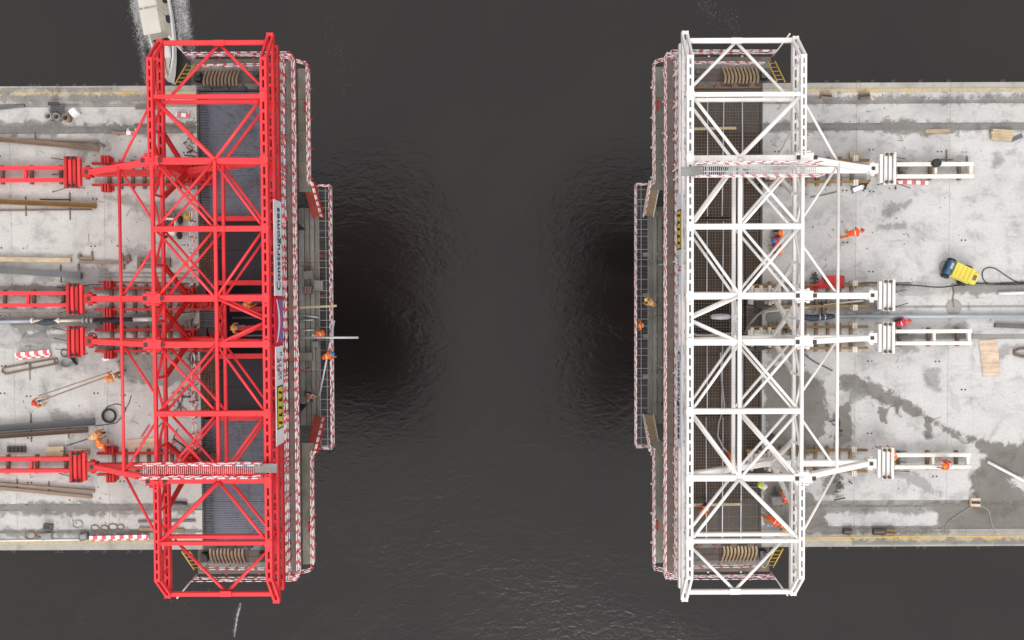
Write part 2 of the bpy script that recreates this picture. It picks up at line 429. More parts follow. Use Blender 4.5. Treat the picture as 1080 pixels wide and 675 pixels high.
# ------------------------------------------------------------------ bridge cantilevers
SLAB_X = {-1: -18.33, 1: 14.67}
HALF = 13.6
SEG = 5.45
def bridge(s):
    x0 = SLAB_X[s]
    root = empty('bridge_cantilever', (x0, 0, 0))
    side = 'left' if s < 0 else 'right'
    tag(root, 'pale concrete bridge deck under the red gantry, strewn with steel beams' if s < 0 else
        'light grey concrete bridge deck under the white gantry, with a damp stain', 'bridge')
    mat = M['deckL'] if s < 0 else M['deckR']
    for i in range(9):
        a = x0 + s * SEG * i + (0.0 if i == 0 else s * 0.012); bb = x0 + s * SEG * (i + 1)
        L = abs(bb - a); cx = (a + bb) / 2
        z = -0.001 * (i % 2)
        # slab between the two drainage channels, and the strips outside them
        MB().box((cx, 0, -0.15 + z), (L, 21.7, 0.30)).obj('deck_segment', mat, root)
        for t in (-1, 1):
            MB().box((cx, t * 11.82, -0.15 + z), (L, 1.12, 0.30)).obj('deck_strip', mat, root)
            MB().box((cx, t * 11.05, -0.18 + z), (L, 0.40, 0.24)).obj('drain_channel', M['trench'], root)
            MB().box((cx, t * 12.48, -0.17 + z), (L, 0.20, 0.26)).obj('gutter', M['trench'], root)
            MB().box((cx, t * 12.80, -0.14 + z), (L, 0.44, 0.32)).obj('kerb', mat if t * s > 0 else M['edge'], root)
            MB().box((cx, t * 13.14, -0.15 + z), (L, 0.24, 0.33)).obj('edge_band', M['yellow_edge'], root)
            MB().box((cx, t * 13.43, -0.16 + z), (L, 0.34, 0.30)).obj('edge_beam', M['edge'], root)
    X1 = x0 + s * SEG * 9
    # recessed, dirty strips along the middle
    for yy, w, xa, xb in ((1.86, 0.26, 1.2, 40), (-1.22, 0.30, 6, 40), (0.55, 0.14, 0.5, 40)):
        MB().box((x0 + s * (xa + xb) / 2, yy, 0.002), (xb - xa, w, 0.006)).obj('duct_strip', M['trench'], root)
    # box girder below
    prof = [(-7.6, -0.32), (7.6, -0.32), (6.6, -3.3), (-6.6, -3.3)]
    Lg = abs(X1 - x0) + 12
    mb = MB().prism(prof, Lg, Matrix.Translation((x0 if s > 0 else x0 - Lg, 0, 0)))
    mb.obj('box_girder', M['under'], root)
    for t in (-1, 1):   # wing haunches
        pr = [(t * 7.4, -0.33), (t * 13.4, -0.33), (t * 7.55, -0.9)]
        if t > 0: pr = pr[::-1]
        MB().prism(pr, Lg, Matrix.Translation((x0 if s > 0 else x0 - Lg, 0, 0))).obj('wing_haunch', M['under'], root)
    px = X1 + s * 3
    MB().box((px, 0, -18.3), (4.0, 11, 30.0)).obj('pier', M['under'], root)
    return root
BR = {s: bridge(s) for s in (-1, 1)}

# pairs of anchor sockets cast into the deck
sock = MB()
sock.lathe([(0.05, 0), (0.05, 0.012)], 8)
sock_me = sock.mesh('anchor_socket', M['dark'])
for s in (-1, 1):
    for i in range(3):
        for off in (0.75, 4.7):
            for yy in (9.6, 7.2, 4.3, 2.5, 0.0, -2.6, -4.4, -7.0, -9.5):
                x = SLAB_X[s] + s * (SEG * i + off) + random.uniform(-.1, .1)
                if abs(x) > 31 or random.random() < .5: continue
                yj = yy + random.uniform(-.15, .15)
                for k in (0, 1):
                    o = bpy.data.objects.new('anchor_socket', sock_me)
                    put(o, Matrix.Translation((x + .22 * k, yj, 0.002)), BR[s])

# irregular damp and dirty patches: a film whose edge breaks up with noise
def film_mat(name, base, tint, wet, strength):
    m = concrete(name, base, tint, wet)
    nt = m.node_tree; b = nt.nodes['Principled BSDF']
    at = nt.nodes.new('ShaderNodeAttribute'); at.attribute_name = 'edge'
    v = wpos(nt)
    n1 = noise(nt, 1.3, 8, 0.7, v, 0.6)
    ma = nt.nodes.new('ShaderNodeMath'); ma.operation = 'MULTIPLY_ADD'; ma.inputs[1].default_value = 1.6; ma.inputs[2].default_value = -0.66
    nt.links.new(n1, ma.inputs[0])
    ad = nt.nodes.new('ShaderNodeMath'); ad.operation = 'ADD'
    nt.links.new(at.outputs['Fac'], ad.inputs[0]); nt.links.new(ma.outputs[0], ad.inputs[1])
    mr = nt.nodes.new('ShaderNodeMapRange'); mr.inputs['From Min'].default_value = -0.04; mr.inputs['From Max'].default_value = 0.26
    mr.inputs['To Max'].default_value = strength; mr.interpolation_type = 'SMOOTHSTEP'
    nt.links.new(ad.outputs[0], mr.inputs['Value'])
    nt.links.new(mr.outputs[0], b.inputs['Alpha'])
    return m
M['wet'] = film_mat('damp_concrete', 0.185, (1.0, 0.95, 0.82), True, 0.80)
M['dirt'] = film_mat('dirty_concrete', 0.24, (1.0, 0.97, 0.9), False, 0.6)

def patch(name, pts, mat, parent, z=0.006, rough=0.35, seed=1):
    P = [PX(x, y, z) for x, y in pts]
    step = 0.16; pad = 0.5
    x0, x1 = min(p.x for p in P) - pad, max(p.x for p in P) + pad
    y0, y1 = max(min(p.y for p in P) - pad, -13.5), min(max(p.y for p in P) + pad, 13.5)
    if parent is BR[1]: x0 = max(x0, SLAB_X[1] + .02)
    else: x1 = min(x1, SLAB_X[-1] - .02)
    nx, ny = max(2, int((x1 - x0) / step)), max(2, int((y1 - y0) / step))
    E_ = [(P[i], P[(i + 1) % len(P)]) for i in range(len(P))]
    vs, dist = [], []
    for j in range(ny + 1):
        for i in range(nx + 1):
            x, y = x0 + (x1 - x0) * i / nx, y0 + (y1 - y0) * j / ny
            inside = False; best = 9.0
            for a, b_ in E_:
                if (a.y > y) != (b_.y > y) and x < (b_.x - a.x) * (y - a.y) / (b_.y - a.y) + a.x: inside = not inside
                dx, dy = b_.x - a.x, b_.y - a.y
                t = max(0, min(1, ((x - a.x) * dx + (y - a.y) * dy) / (dx * dx + dy * dy + 1e-9)))
                best = min(best, math.hypot(x - a.x - t * dx, y - a.y - t * dy))
            vs.append((x, y, z)); dist.append(best if inside else -best)
    fs = []
    for j in range(ny):
        for i in range(nx):
            q = (j * (nx + 1) + i, j * (nx + 1) + i + 1, (j + 1) * (nx + 1) + i + 1, (j + 1) * (nx + 1) + i)
            if max(dist[k] for k in q) > -0.55: fs.append(q)
    me = bpy.data.meshes.new(name); me.from_pydata(vs, [], fs); me.materials.append(mat)
    at = me.attributes.new('edge', 'FLOAT', 'POINT'); at.data.foreach_set('value', dist)
    o = put(bpy.data.objects.new(name, me), Matrix.Identity(4), parent)
    o['kind'] = 'stuff'
    return o
WET = [
    [(884, 395), (905, 398), (935, 412), (965, 430), (1000, 452), (1035, 466), (1080, 470), (1100, 476), (1100, 500), (1060, 505), (1078, 520), (1100, 528), (1100, 552), (1046, 556), (1030, 540), (1025, 500), (1042, 480), (1018, 462), (990, 450), (968, 438), (940, 428), (908, 414), (886, 404)],
    [(806, 392), (828, 384), (868, 402), (870, 440), (862, 476), (838, 480), (812, 470), (808, 430)],
    [(987, 531), (1100, 531), (1100, 562), (1040, 563), (988, 561)],
    [(806, 500), (836, 498), (850, 520), (868, 538), (872, 556), (840, 560), (808, 552)],
    [(884, 430), (896, 425), (898, 460), (890, 476), (880, 470)],
    [(870, 505), (884, 500), (886, 522), (872, 524)],
    [(928, 418), (931, 418), (934, 446), (930, 444)], [(976, 440), (979, 440), (982, 462), (979, 460)], [(944, 424), (949, 424), (949, 440), (945, 438)],
    [(806, 330), (824, 326), (828, 345), (812, 352)],
]
for i, p in enumerate(WET):
    patch('damp_patch', p, M['wet'], BR[1], 0.0055 + 0.0006 * i, 0.30, i + 3)
for i, (p, s) in enumerate([([(0, 324), (80, 326), (205, 328), (205, 347), (120, 350), (0, 348)], -1), ([(0, 352), (78, 352), (80, 362), (0, 364)], -1),
        ([(125, 375), (206, 372), (208, 400), (160, 408), (128, 396)], -1), ([(830, 312), (935, 312), (935, 330), (870, 328), (832, 325)], 1),
        ([(936, 299), (1090, 298), (1090, 308), (936, 309)], 1), ([(810, 360), (850, 366), (846, 380), (812, 384)], 1),
        ([(14, 302), (90, 303), (200, 305), (200, 312), (14, 311)], -1), ([(100, 365), (150, 366), (140, 374), (104, 373)], -1)]):
    patch('dirty_patch', p, M['dirt'], BR[s], 0.0045 + 0.0004 * i, 0.25, i + 40)

# silt lying in the drain channels and grime along the gutters, fixings along the deck rims
for i, (s_, x0_, x1_, r0_, r1_) in enumerate([(-1, -20, 205, 132, 140), (-1, -20, 60, 128, 143), (-1, 90, 205, 131, 137), (-1, -20, 205, 533, 542), (-1, 30, 110, 530, 543), (1, 806, 1100, 130, 138), (1, 930, 1010, 128, 142), (1, 806, 990, 532, 541), (-1, -20, 160, 100, 108), (1, 850, 1100, 101, 108), (1, 806, 1000, 556, 563), (-1, -20, 206, 560, 566), (-1, 0, 120, 83, 96), (1, 900, 1080, 570, 580)]):
    patch('silt_patch', [(x0_, r0_), ((x0_ + x1_) / 2, r0_ + 1), (x1_, r0_), (x1_, r1_), ((x0_ + x1_) / 2, r1_ - 1), (x0_, r1_)], M['dirt'], BR[s_], 0.0215 + .0003 * i, .3, i)
fx = MB().box((0, 0, 0), (.26, .16, .18)).rod((-.08, .1, .02), (.1, .12, .12), .05, 6).mesh('edge_fixing', M['dark'])
rq = random.Random(9)
for s_ in (-1, 1):
    for t in (-1, 1):
        for k in range(9):
            o = bpy.data.objects.new('edge_fixing', fx)
            put(o, Matrix.Translation((SLAB_X[s_] + s_ * (2.6 + k * rq.uniform(.8, 1.5)), t * 13.63, -.12)) @ Matrix.Rotation(0 if t > 0 else math.pi, 4, 'Z'), BR[s_])
M['dirt_soft'] = film_mat('scuffed_concrete', 0.29, (1.0, 0.985, 0.94), False, 0.42)
M['pale_soft'] = film_mat('laitance_concrete', 0.60, (1.0, 1.0, 0.98), False, 0.5)
rp = random.Random(21)
for s_ in (-1, 1):
    for i in range(20):
        cx = SLAB_X[s_] + s_ * rp.uniform(1, 15.5); cy = rp.uniform(-10.3, 10.3)
        a0 = rp.uniform(-.5, .5); rx, ry = rp.uniform(.4, 2.2), rp.uniform(.15, .8)
        pts = []
        for k in range(9):
            a_ = 6.283 * k / 9; r_ = rp.uniform(.6, 1.2)
            x_, y_ = rx * r_ * math.cos(a_), ry * r_ * math.sin(a_)
            w_ = Vector((cx + x_ * math.cos(a0) - y_ * math.sin(a0), cy + x_ * math.sin(a0) + y_ * math.cos(a0), 0))
            q_ = CAM_R.to_3x3().inverted() @ (w_ - CAM_LOC)
            pts.append((540 + 900 * q_.x / -q_.z, 337.5 - 900 * q_.y / -q_.z))
        patch('scuffed_patch', pts, M['dirt_soft'] if i % 3 else M['pale_soft'], BR[s_], 0.0125 + .0004 * i, .3, i)
    # crumbs of concrete, wood chips and tie wire swept about the deck
    cr = MB()
    for i in range(240):
        fy = rp.choice((8.45, 1.22, -1.22, -8.45, 11.0, -11.0, 0, 5, -5, 12.4, -12.4))
        c_ = Vector((SLAB_X[s_] + s_ * abs(rp.gauss(0, 6)) , max(-13, min(13, fy + rp.gauss(0, .9))), .022))
        if rp.random() < .3:
            a_ = rp.uniform(0, 3.14); L_ = rp.uniform(.1, .45); d_ = Vector((math.cos(a_), math.sin(a_), 0)) * L_ / 2
            cr.bar(c_ - d_, c_ + d_, .014, .014, rp.choice((0, 1, 2)))
        else:
            z_ = rp.uniform(.012, .042)
            cr.add([(-z_, -z_ * .6, 0), (z_ * .8, -z_, 0), (z_, z_ * .7, 0), (-z_ * .6, z_, 0), (0, 0, z_ * .9)], [(0, 1, 4), (1, 2, 4), (2, 3, 4), (3, 0, 4)], Matrix.Translation(c_) @ Matrix.Rotation(rp.uniform(0, 6), 4, 'Z'), rp.choice((0, 1, 1, 2)))
    o = cr.obj('deck_debris', [M['rust'], M['dark'], M['brownwood']], BR[s_]); o['kind'] = 'stuff'

# ------------------------------------------------------------------ form travellers
ZU, ZL = 5.0, 3.72
UR, US = 5.93, 2.65
FR = (8.45, 1.22, -1.22, -8.45)          # the four main frames
XF = {-1: -12.93, 1: 9.36}

def railing(T, parent, pts, h, mat, post, n_rails=3, spacing=1.55, r=0.05):
    """fence of striped tubes on posts along a polyline given in world coordinates"""
    for a, b_ in zip(pts[:-1], pts[1:]):
        a, b_ = Vector(a), Vector(b_)
        for k in range(n_rails):
            dz = Vector((0, 0, h * (k + 1) / n_rails))
            j = Vector((random.uniform(-.015, .015), random.uniform(-.015, .015), random.uniform(-.03, .03)))
            beam('striped_rail', a + dz + j, b_ + dz - j, r, r, mat, parent, 'tube')
        if (b_ - a).length > 4.5:
            Mt, L = frame(a + Vector((0, 0, h * .55)), b_ + Vector((0, 0, h * .55)))
            for q in range(2):
                pts = []; x = 0.0
                while x < L:
                    pts.append((x, random.uniform(-.07, .07), random.uniform(-.22, .30))); x += random.uniform(.35, .8)
                pts.append((L, 0, 0))
                tp = MB().tube(pts, .024, 4).obj('safety_tape', mat, parent, Mt)
        n = max(1, int(round((b_ - a).length / spacing)))
        for i in range(n + 1):
            p = a.lerp(b_, i / n)
            lean = Vector((random.uniform(-.05, .05), random.uniform(-.05, .05), 0))
            beam('railing_post', p, p + Vector((0, 0, h + 0.06)) + lean, 0.05, 0.05, post, parent, 'tube')

def boards(parent, u0, u1, y0, y1, z, T, mat, along='y', pitch=2.4, name='walkway_board'):
    """walkway floor of separate boards, laid end to end"""
    n = max(1, int(round(abs(y1 - y0) / pitch))) if along == 'y' else max(1, int(round(abs(u1 - u0) / pitch)))
    for i in range(n):
        if along == 'y':
            a, b_ = y0 + (y1 - y0) * i / n + 0.012, y0 + (y1 - y0) * (i + 1) / n - 0.012
            p0, p1, w = T((u0 + u1) / 2, a, z), T((u0 + u1) / 2, b_, z), abs(u1 - u0)
        else:
            a, b_ = u0 + (u1 - u0) * i / n + 0.012, u0 + (u1 - u0) * (i + 1) / n - 0.012
            p0, p1, w = T(a, (y0 + y1) / 2, z), T(b_, (y0 + y1) / 2, z), abs(y1 - y0)
        beam(name, p0, p1, w, 0.05, mat, parent)

def traveller(s):
    red = s < 0
    xf = XF[s]
    T = lambda u, y, z: Vector((xf + s * u, y, z))
    P = M['red'] if red else M['white']
    PD = M['red_dark'] if red else M['cream']
    RAIL = M['stripe'] if red else M['stripe_pale']
    POST = M['red_dark'] if red else M['white']
    root = empty('form_traveller', T(3, 0, 0))
    tag(root, 'red steel lattice bridge-building gantry on the left-hand deck' if red else
        'white steel lattice bridge-building gantry on the right-hand deck', 'gantry')
    B = lambda name, a, b_, w, h, kind='box', mat=P: beam(name, T(*a), T(*b_), w, h, mat, root, kind)

    # --- transverse trusses (front and rear)
    for u, tw in ((0.0, 0.37), (UR, 0.30)):
        if u == 0.0:
            B('upper_chord', (u, -13.8, ZU), (u, 13.8, ZU), tw, 0.40, 'chord')
        else:
            for t in (-1, 1):
                B('upper_chord', (u, t * 8.4, ZU), (u, t * 13.8, ZU), tw, 0.40, 'chord')
            B('upper_chord', (u, -8.4, ZU), (u, 8.4, ZU), 0.17, 0.24)
        ends = 15.44 if u == 0.0 else 15.14
        if u == 0.0:
            B('lower_chord', (u, -ends, ZL), (u, ends, ZL), 0.36, 0.34, 'chord')
        else:
            for t in (-1, 1):
                B('lower_chord', (u, t * 8.3, ZL), (u, t * ends, ZL), 0.33, 0.34, 'chord')
            B('lower_chord', (u, -8.3, ZL), (u, 8.3, ZL), 0.17, 0.24)
        for t in (-1, 1):
            for du in (-0.14, 0.14):
                B('end_raker', (u + du, t * 13.75, ZU), (u + du, t * (ends - 0.15), ZL), 0.12, 0.2)
        # web: verticals at the nodes, diagonals between
        nodes = [-13.6, -11.75, -10.1, -8.45, -6.7, -4.87, -3.0, -1.22, 0, 1.22, 3.0, 4.87, 6.7, 8.45, 10.1, 11.75, 13.6]
        for y in nodes:
            B('web_post', (u, y, ZL), (u, y, ZU), 0.12, 0.12)
        for i in range(len(nodes) - 1):
            a, b_ = nodes[i], nodes[i + 1]
            if i % 2: B('web_diagonal', (u + 0.06, a, ZL + .1), (u + 0.06, b_, ZU - .1), 0.11, 0.11)
            else: B('web_diagonal', (u - 0.06, a, ZU - .1), (u - 0.06, b_, ZL + .1), 0.11, 0.11)
    # low front beam hung below the front truss
    B('hanger_beam', (0.14, -15.2, 2.25), (0.14, 15.2, 2.25), 0.36, 0.34, 'chord', P if not red else M['red_dark'])
    for y in (-14.6, -11.9, -9.3, -6.4, -3.6, -1.0, 1.0, 3.6, 6.4, 9.3, 11.9, 14.6):
        B('hanger_link', (0.10, y, 2.25), (0.04, y + 0.3, ZL), 0.16, 0.16, 'box', PD)

    # --- longitudinal ties
    for t in (-1, 1):
        B('end_tie', (0.1, t * 14.95, ZL), (UR - 0.1, t * 14.95, ZL), 0.24, 0.24)
        B('upper_tie', (0.15, t * 11.78, ZU - 0.02), (UR - 0.1, t * 11.78, ZU - 0.02), 0.21, 0.26)
        B('lower_tie', (0.15, t * 11.78, ZL + 0.01), (UR - 0.1, t * 11.78, ZL + 0.01), 0.195, 0.24)
        B('middle_tie', (0.15, t * 4.87, ZU - 0.01), (UR - 0.05, t * 4.87, ZU - 0.01), 0.29, 0.30)
    # spine parallel to the trusses
    for z in (ZU - 0.02, ZL):
        B('spine_beam', (US, -8.45, z), (US, 8.45, z), 0.165 if red else .2, 0.2)
    for y0, y1 in ((-1.2, 0), (0, 1.2)):
        B('spine_web', (US, y0, ZL if y0 < 0 else ZU - .1), (US, y1, ZU - .1 if y0 < 0 else ZL), 0.15, 0.15)
        B('spine_web', (US + .1, y0, ZU - .1 if y0 < 0 else ZL), (US + .1, y1, ZL if y0 < 0 else ZU - .1), 0.12, 0.12)
    # --- plan bracing in the upper and lower planes
    d = 0.145 if red else .155
    for z in (ZU - 0.03, ZL):
        for t in (-1, 1):
            for ya, yb in ((8.45, 4.87), (4.87, 1.22)):
                B('plan_brace', (UR - .1, t * ya, z), (US + .05, t * yb, z + .03), d, d, 'tube')
                B('plan_brace', (US + .05, t * ya, z - .03), (UR - .1, t * yb, z), d, d, 'tube')
            B('plan_brace', (US, t * 8.35, z), (0.15, t * 4.95, z), d, d, 'tube')
            B('plan_brace', (0.15, t * 4.8, z), (US, t * 1.3, z), d, d, 'tube')
            B('plan_brace', (US, t * 8.5, z), (0.15, t * 11.7, z), d * 1.15, d, 'tube')
        for t in (-1, 1):
            B('plan_brace', (US, t * 1.2, z + .02), (0.15, t * 0.08, z + .02), d, d, 'tube')
    for t in (-1, 1):
        B('plan_brace', (UR - .1, t * 11.7, ZU - .03), (US, t * 8.5, ZU - .03), 0.23, 0.23, 'tube')
        B('end_brace', (2.75, t * 14.88, ZL), (5.55, t * 11.95, ZL), 0.17, 0.17, 'tube')
        B('end_brace', (2.75, t * 14.88, ZL), (0.2, t * 12.3, ZL), 0.17, 0.17, 'tube')
        g = MB().box((0, 0, 0), (0.6, 0.30, 0.05)).obj('gusset_plate', P, root, Matrix.Translation(T(2.75, t * 14.90, ZL + 0.165)))
    # gusset plates at the upper nodes
    gp = MB().add([(-.36, -.16, 0), (-.16, -.36, 0), (.16, -.36, 0), (.36, -.16, 0), (.36, .16, 0), (.16, .36, 0), (-.16, .36, 0), (-.36, .16, 0),
                   (-.36, -.16, .03), (-.16, -.36, .03), (.16, -.36, .03), (.36, -.16, .03), (.36, .16, .03), (.16, .36, .03), (-.16, .36, .03), (-.36, .16, .03)],
                  [tuple(range(7, -1, -1)), tuple(range(8, 16))] + [(i, (i + 1) % 8, 8 + (i + 1) % 8, 8 + i) for i in range(8)]).mesh('gusset_plate', P)
    for u, z in ((0.0, ZU + .205),):
        for y in (-11.78, -8.45, -4.87, -1.22, 1.22, 4.87, 8.45, 11.78):
            if u == US and abs(y) > 9: continue
            o = bpy.data.objects.new('gusset_plate', gp)
            sx = 0.58 if u == 0.0 else 0.5
            put(o, Matrix.Translation(T(u, y, z)) @ Matrix.Diagonal((sx, 0.7, 1, 1)), root)

    # --- four main frames standing on the deck
    for y in FR:
        B('frame_top_chord', (0.0, y, 4.72), (UR, y, 4.80), 0.35, 0.42)
        B('frame_back_stay', (UR + .1, y, 4.75), (11.2, y, 0.95), 0.32, 0.38)
        B('frame_post', (UR - .05, y, 0.85), (UR - .05, y, 4.6), 0.42, 0.42)
        B('frame_diagonal', (UR - .3, y + .05, 0.9), (0.15, y + .05, 4.35), 0.34, 0.36)
        B('frame_bottom_chord', (UR - .1, y - .02, 0.72), (11.3, y - .02, 0.78), 0.36, 0.4, 'box', PD if red else P)
        for t in (-1, 1):
            B('knee_brace', (UR - .25, y + t * .15, 1.0), (UR - .05, y + t * 1.75, ZL), 0.22, 0.24, 'box', PD if red else P)
        # node head on top of the post, with pin plates
        nb = MB()
        nb.box((0, 0, 0), (0.95, 0.5, 0.5)); nb.box((0, -0.3, 0.02), (0.55, 0.06, 0.55)); nb.box((0, 0.3, 0.02), (0.55, 0.06, 0.55))
        nb.rod((-0.25, -0.4, 0.05), (-0.25, 0.4, 0.05), 0.09, 8); nb.rod((0.25, -0.4, 0.05), (0.25, 0.4, 0.05), 0.09, 8)
        nb.obj('node_head', P, root, Matrix.Translation(T(UR + .1, y, 4.85)))
        pk = MB()
        for k in (-0.35, 0.55):
            pk.box((k, 0, 0), (0.20, 0.22, 0.02))
        pk.obj('pin_pocket', M['dark'], root, Matrix.Translation(T(UR + .1, y, 5.115)))
        # rear pin
        MB().box((0, 0, 0), (0.5, 0.55, 0.5)).rod((0, -.4, 0), (0, .4, 0), .12, 10).obj('rear_pin_block', PD if red else P, root, Matrix.Translation(T(11.3, y, 0.95)))
        MB().box((0, 0, 0), (0.22, 0.2, 0.03)).obj('pin_pocket', M['dark'], root, Matrix.Translation(T(11.25, y, 1.22)))
        # anchor spreader beams across the rear
        nbm = 4
        for k in range(nbm):
            uu = 11.72 + k * 0.255
            hh = 0.9 if k else 0.8
            beam('spreader_beam', T(uu, y - hh, 1.05), T(uu, y + hh, 1.05), 0.17, 0.30, M['red_dark'] if red and k % 2 else P, root)
        for t in (-1, 1):
            cap = MB()
            for k in range(2):
                cap.lathe([(0.10, 0), (0.10, 0.06), (0.05, 0.07), (0.05, 0.26)], 8, Matrix.Translation((-s * 0 + k * 0.27, 0, 0)))
            cap.obj('anchor_nut', M['rust'] if not red else M['dark'], root, Matrix.Translation(T(12.0, y + t * 0.78, 1.2)) @ Matrix.Diagonal((s, 1, 1, 1)))
            for k in range(2):
                B('anchor_rod', (12.0 + .27 * k, y + t * .78, -0.05), (12.0 + .27 * k, y + t * .78, 1.2), 0.05, 0.05, 'tube', M['rust'])
        # jacks either side of the rear pin
        for t in (-1, 1):
            jk = MB()
            for k in range(3):
                jk.box((k * 0.17 - 0.17, 0, 0.30), (0.11, 0.46, 0.42))
            jk.box((0, 0, 0.08), (0.62, 0.30, 0.14))
            jk.obj('jack', PD if red else M['cream'], root, Matrix.Translation(T(10.55, y + t * (0.82 if red else .7), 0.02)) @ Matrix.Diagonal((1 if red else .55, 1 if red else .7, 1, 1)))
        # support shoe under the post: plates, rollers, ribs
        sh = MB()
        sh.box((0, 0, 0.62), (1.5, 0.5, 0.3)); sh.box((0, 0, 0.18), (1.9, 0.95, 0.12)); sh.box((-.5, 0, 0.36), (0.3, 0.9, 0.3)); sh.box((.5, 0, 0.36), (0.3, 0.9, 0.3))
        for k in (-.75, -.25, .25, .75): sh.rod((k, -.6, .34), (k, .6, .34), .11, 8)
        sh.obj('support_shoe', M['red_dark'] if red else M['cream'], root, Matrix.Translation(T(UR - .55, y, 0.0)))
        MB().box((0, 0, 0), (0.5, 0.7, 0.36)).box((.5, .2, -.05), (.36, .3, .3)).rod((-.7, -.2, .1), (.7, -.25, .05), .05).obj('hydraulic_pump', M['dark'], root, Matrix.Translation(T(UR - 1.55 + .6, y - s * .35, 0.55)))
        # rail beams with spacers; some frames have none behind the anchors
        has_rail = (y not in ((FR[2],) if red else (FR[1],)))
        u_end = 34.0 if red else 17.35
        if has_rail:
            st = 12.9
            for t in (-1, 1):
                yo = y + t * 0.35
                B('rail_beam', (st, yo, 0.36), (u_end, yo, 0.36), 0.22, 0.30, 'box', P if red else M['cream'])
            uu = st + 2.3
            while uu < u_end:
                B('rail_spacer', (uu, y - .25, 0.34), (uu, y + .25, 0.34), 0.16, 0.2, 'box', P if red else M['cream'])
                uu += 2.6
            if not red: B('rail_spacer', (u_end - .12, y - .25, .34), (u_end - .12, y + .25, .34), .2, .24, 'box', M['cream'])
            uu = st + .4
            while uu < u_end:
                B('sleeper', (uu, y - .55, 0.10), (uu, y + .55, 0.10), 0.16, 0.20, 'box', M['rust'])
                uu += 1.7
        for t in (-1, 1):
            B('launch_rail', (UR - 1.6, y + t * .62, 0.24), (11.4, y + t * .62, 0.24), 0.14, 0.16, 'ibeam', M['red_dark'] if red else M['ochre'])
        for k in range(8):
            uu = UR - .2 + k * 0.68
            B('sleeper', (uu, y - .85, 0.08), (uu, y + .85, 0.08), 0.18, 0.15, 'box', M['rust'] if red else M['brownwood'])
        # tie rods with nuts poking out behind the anchor
        for k in range(3):
            a = random.uniform(-.12, .12)
            yy = y + (k - 1) * .62 + random.uniform(-.15, .15)
            B('loose_tie_rod', (12.6, yy, 0.5), (13.5 + random.uniform(0, .5), yy + a * 3, 0.12), 0.045, 0.045, 'tube', M['dark'])
    # rear tube tie and its braces
    B('rear_tie_tube', (8.55, -8.45, 3.08), (8.55, 8.45, 3.08), 0.175, 0.175, 'tube')
    for t in (-1, 1):
        B('rear_brace', (8.5, t * 8.6, 3.0), (UR + .1, t * 11.4, ZU - .1), 0.135, 0.135, 'tube')
        B('rear_brace', (8.5, t * 8.3, 3.0), (UR + .1, t * 5.4, ZU - .1), 0.135, 0.135, 'tube')
        B('rear_brace', (8.5, t * 1.35, 3.0), (UR + .1, t * 3.8, ZU - .1), 0.135, 0.135, 'tube')

    # --- walkway over the top at one outer frame
    yw = 7.72 * s
    zw = 5.36
    wg = MB(); uu = 0.7
    while uu < UR + .65:
        wg.box(tuple(T(uu, yw, zw)), (0.03, .58, .04)); uu += 0.105
    o = wg.obj('walkway_grating', M['galv'], root); o['kind'] = 'stuff'
    for t in (-.29, 0, .29): B('walkway_bearer', (0.1, yw + t, zw - .06), (UR + .7, yw + t, zw - .06), .05, .08, 'box', PD)
    boards(root, -0.55, .65, yw - .24, yw + .24, zw, T, M['board_grey'], 'x', 1.2)
    for t in (-1, 1):
        railing(T, root, [T(0.1, yw + t * .34, zw), T(UR + .6, yw + t * .34, zw)], 0.95, RAIL, POST, 2, 1.4, 0.055)

    # --- front walkways: upper, lower wings, bottom platform
    boards(root, -0.62, -0.05, -14.75, 14.75, 0.78, T, M['board'], 'y', 2.45)
    railing(T, root, [T(-0.03, -14.8, 0.8), T(-0.03, 14.8, 0.8)], 1.05, RAIL, POST)
    railing(T, root, [T(-0.64, -14.8, 0.8), T(-0.64, 14.8, 0.8)], 1.05, RAIL, POST)
    for t in (-1, 1):
        railing(T, root, [T(-0.64, t * 14.83, 0.8), T(-0.03, t * 14.83, 0.8)], 1.05, RAIL, POST)
        boards(root, -0.88, -0.12, t * 7.6, t * 15.0, -1.63, T, M['board_green'], 'y', 1.8)
        boards(root, -0.02, 0.5, t * 7.6, t * 15.0, -1.64, T, M['board_grey'], 'y', 2.1)
        railing(T, root, [T(-0.9, t * 7.9, -1.6), T(-0.9, t * 14.88, -1.6)], 1.12, RAIL, POST)
        railing(T, root, [T(-0.9, t * 15.07, -1.6), T(0.4, t * 15.4, -1.6)], 1.12, RAIL, POST)
        # little red gate between the levels, hanger posts
        g = MB()
        g.box((0, 0, .5), (.06, .5, .06)); g.box((0, 0, .1), (.06, .5, .06)); g.box((0, .25, .3), (.06, .06, .5)); g.box((0, -.25, .3), (.06, .06, .5))
        g.obj('gate', M['red_dark'], root, Matrix.Translation(T(-0.62, t * 12.6, -1.5)))
        for k, y in enumerate((8.4, 10.2, 12.0, 13.8)):
            B('hanger_rod', (-0.05, t * y, -1.6), (-0.1, t * y, 2.1), 0.07, 0.07, 'tube', PD)
            B('walkway_bracket', (-0.95, t * y, -1.76), (1.2, t * y, -1.76), 0.1, 0.16, 'box', PD)
            B('walkway_bracket', (-0.66, t * y + .4, 0.66), (0.1, t * y + .4, 0.66), 0.08, 0.14, 'box', PD)
        # sloping stair down to the bottom platform
        st = M['redply'] if red else M['tan']
        n = 9
        for k in range(n):
            f = (k + .5) / n
            y = t * (8.1 - 1.75 * f); z = -1.72 - 2.35 * f
            MB().box((0, 0, 0), (0.62, 0.25, 0.05)).obj('stair_tread', st, root, Matrix.Translation(T(-0.72, y, z)))
        for uu in (-0.40, -1.04):
            B('stair_stringer', (uu, t * 8.15, -1.72), (uu, t * 6.3, -4.1), 0.06, 0.2, 'box', PD)
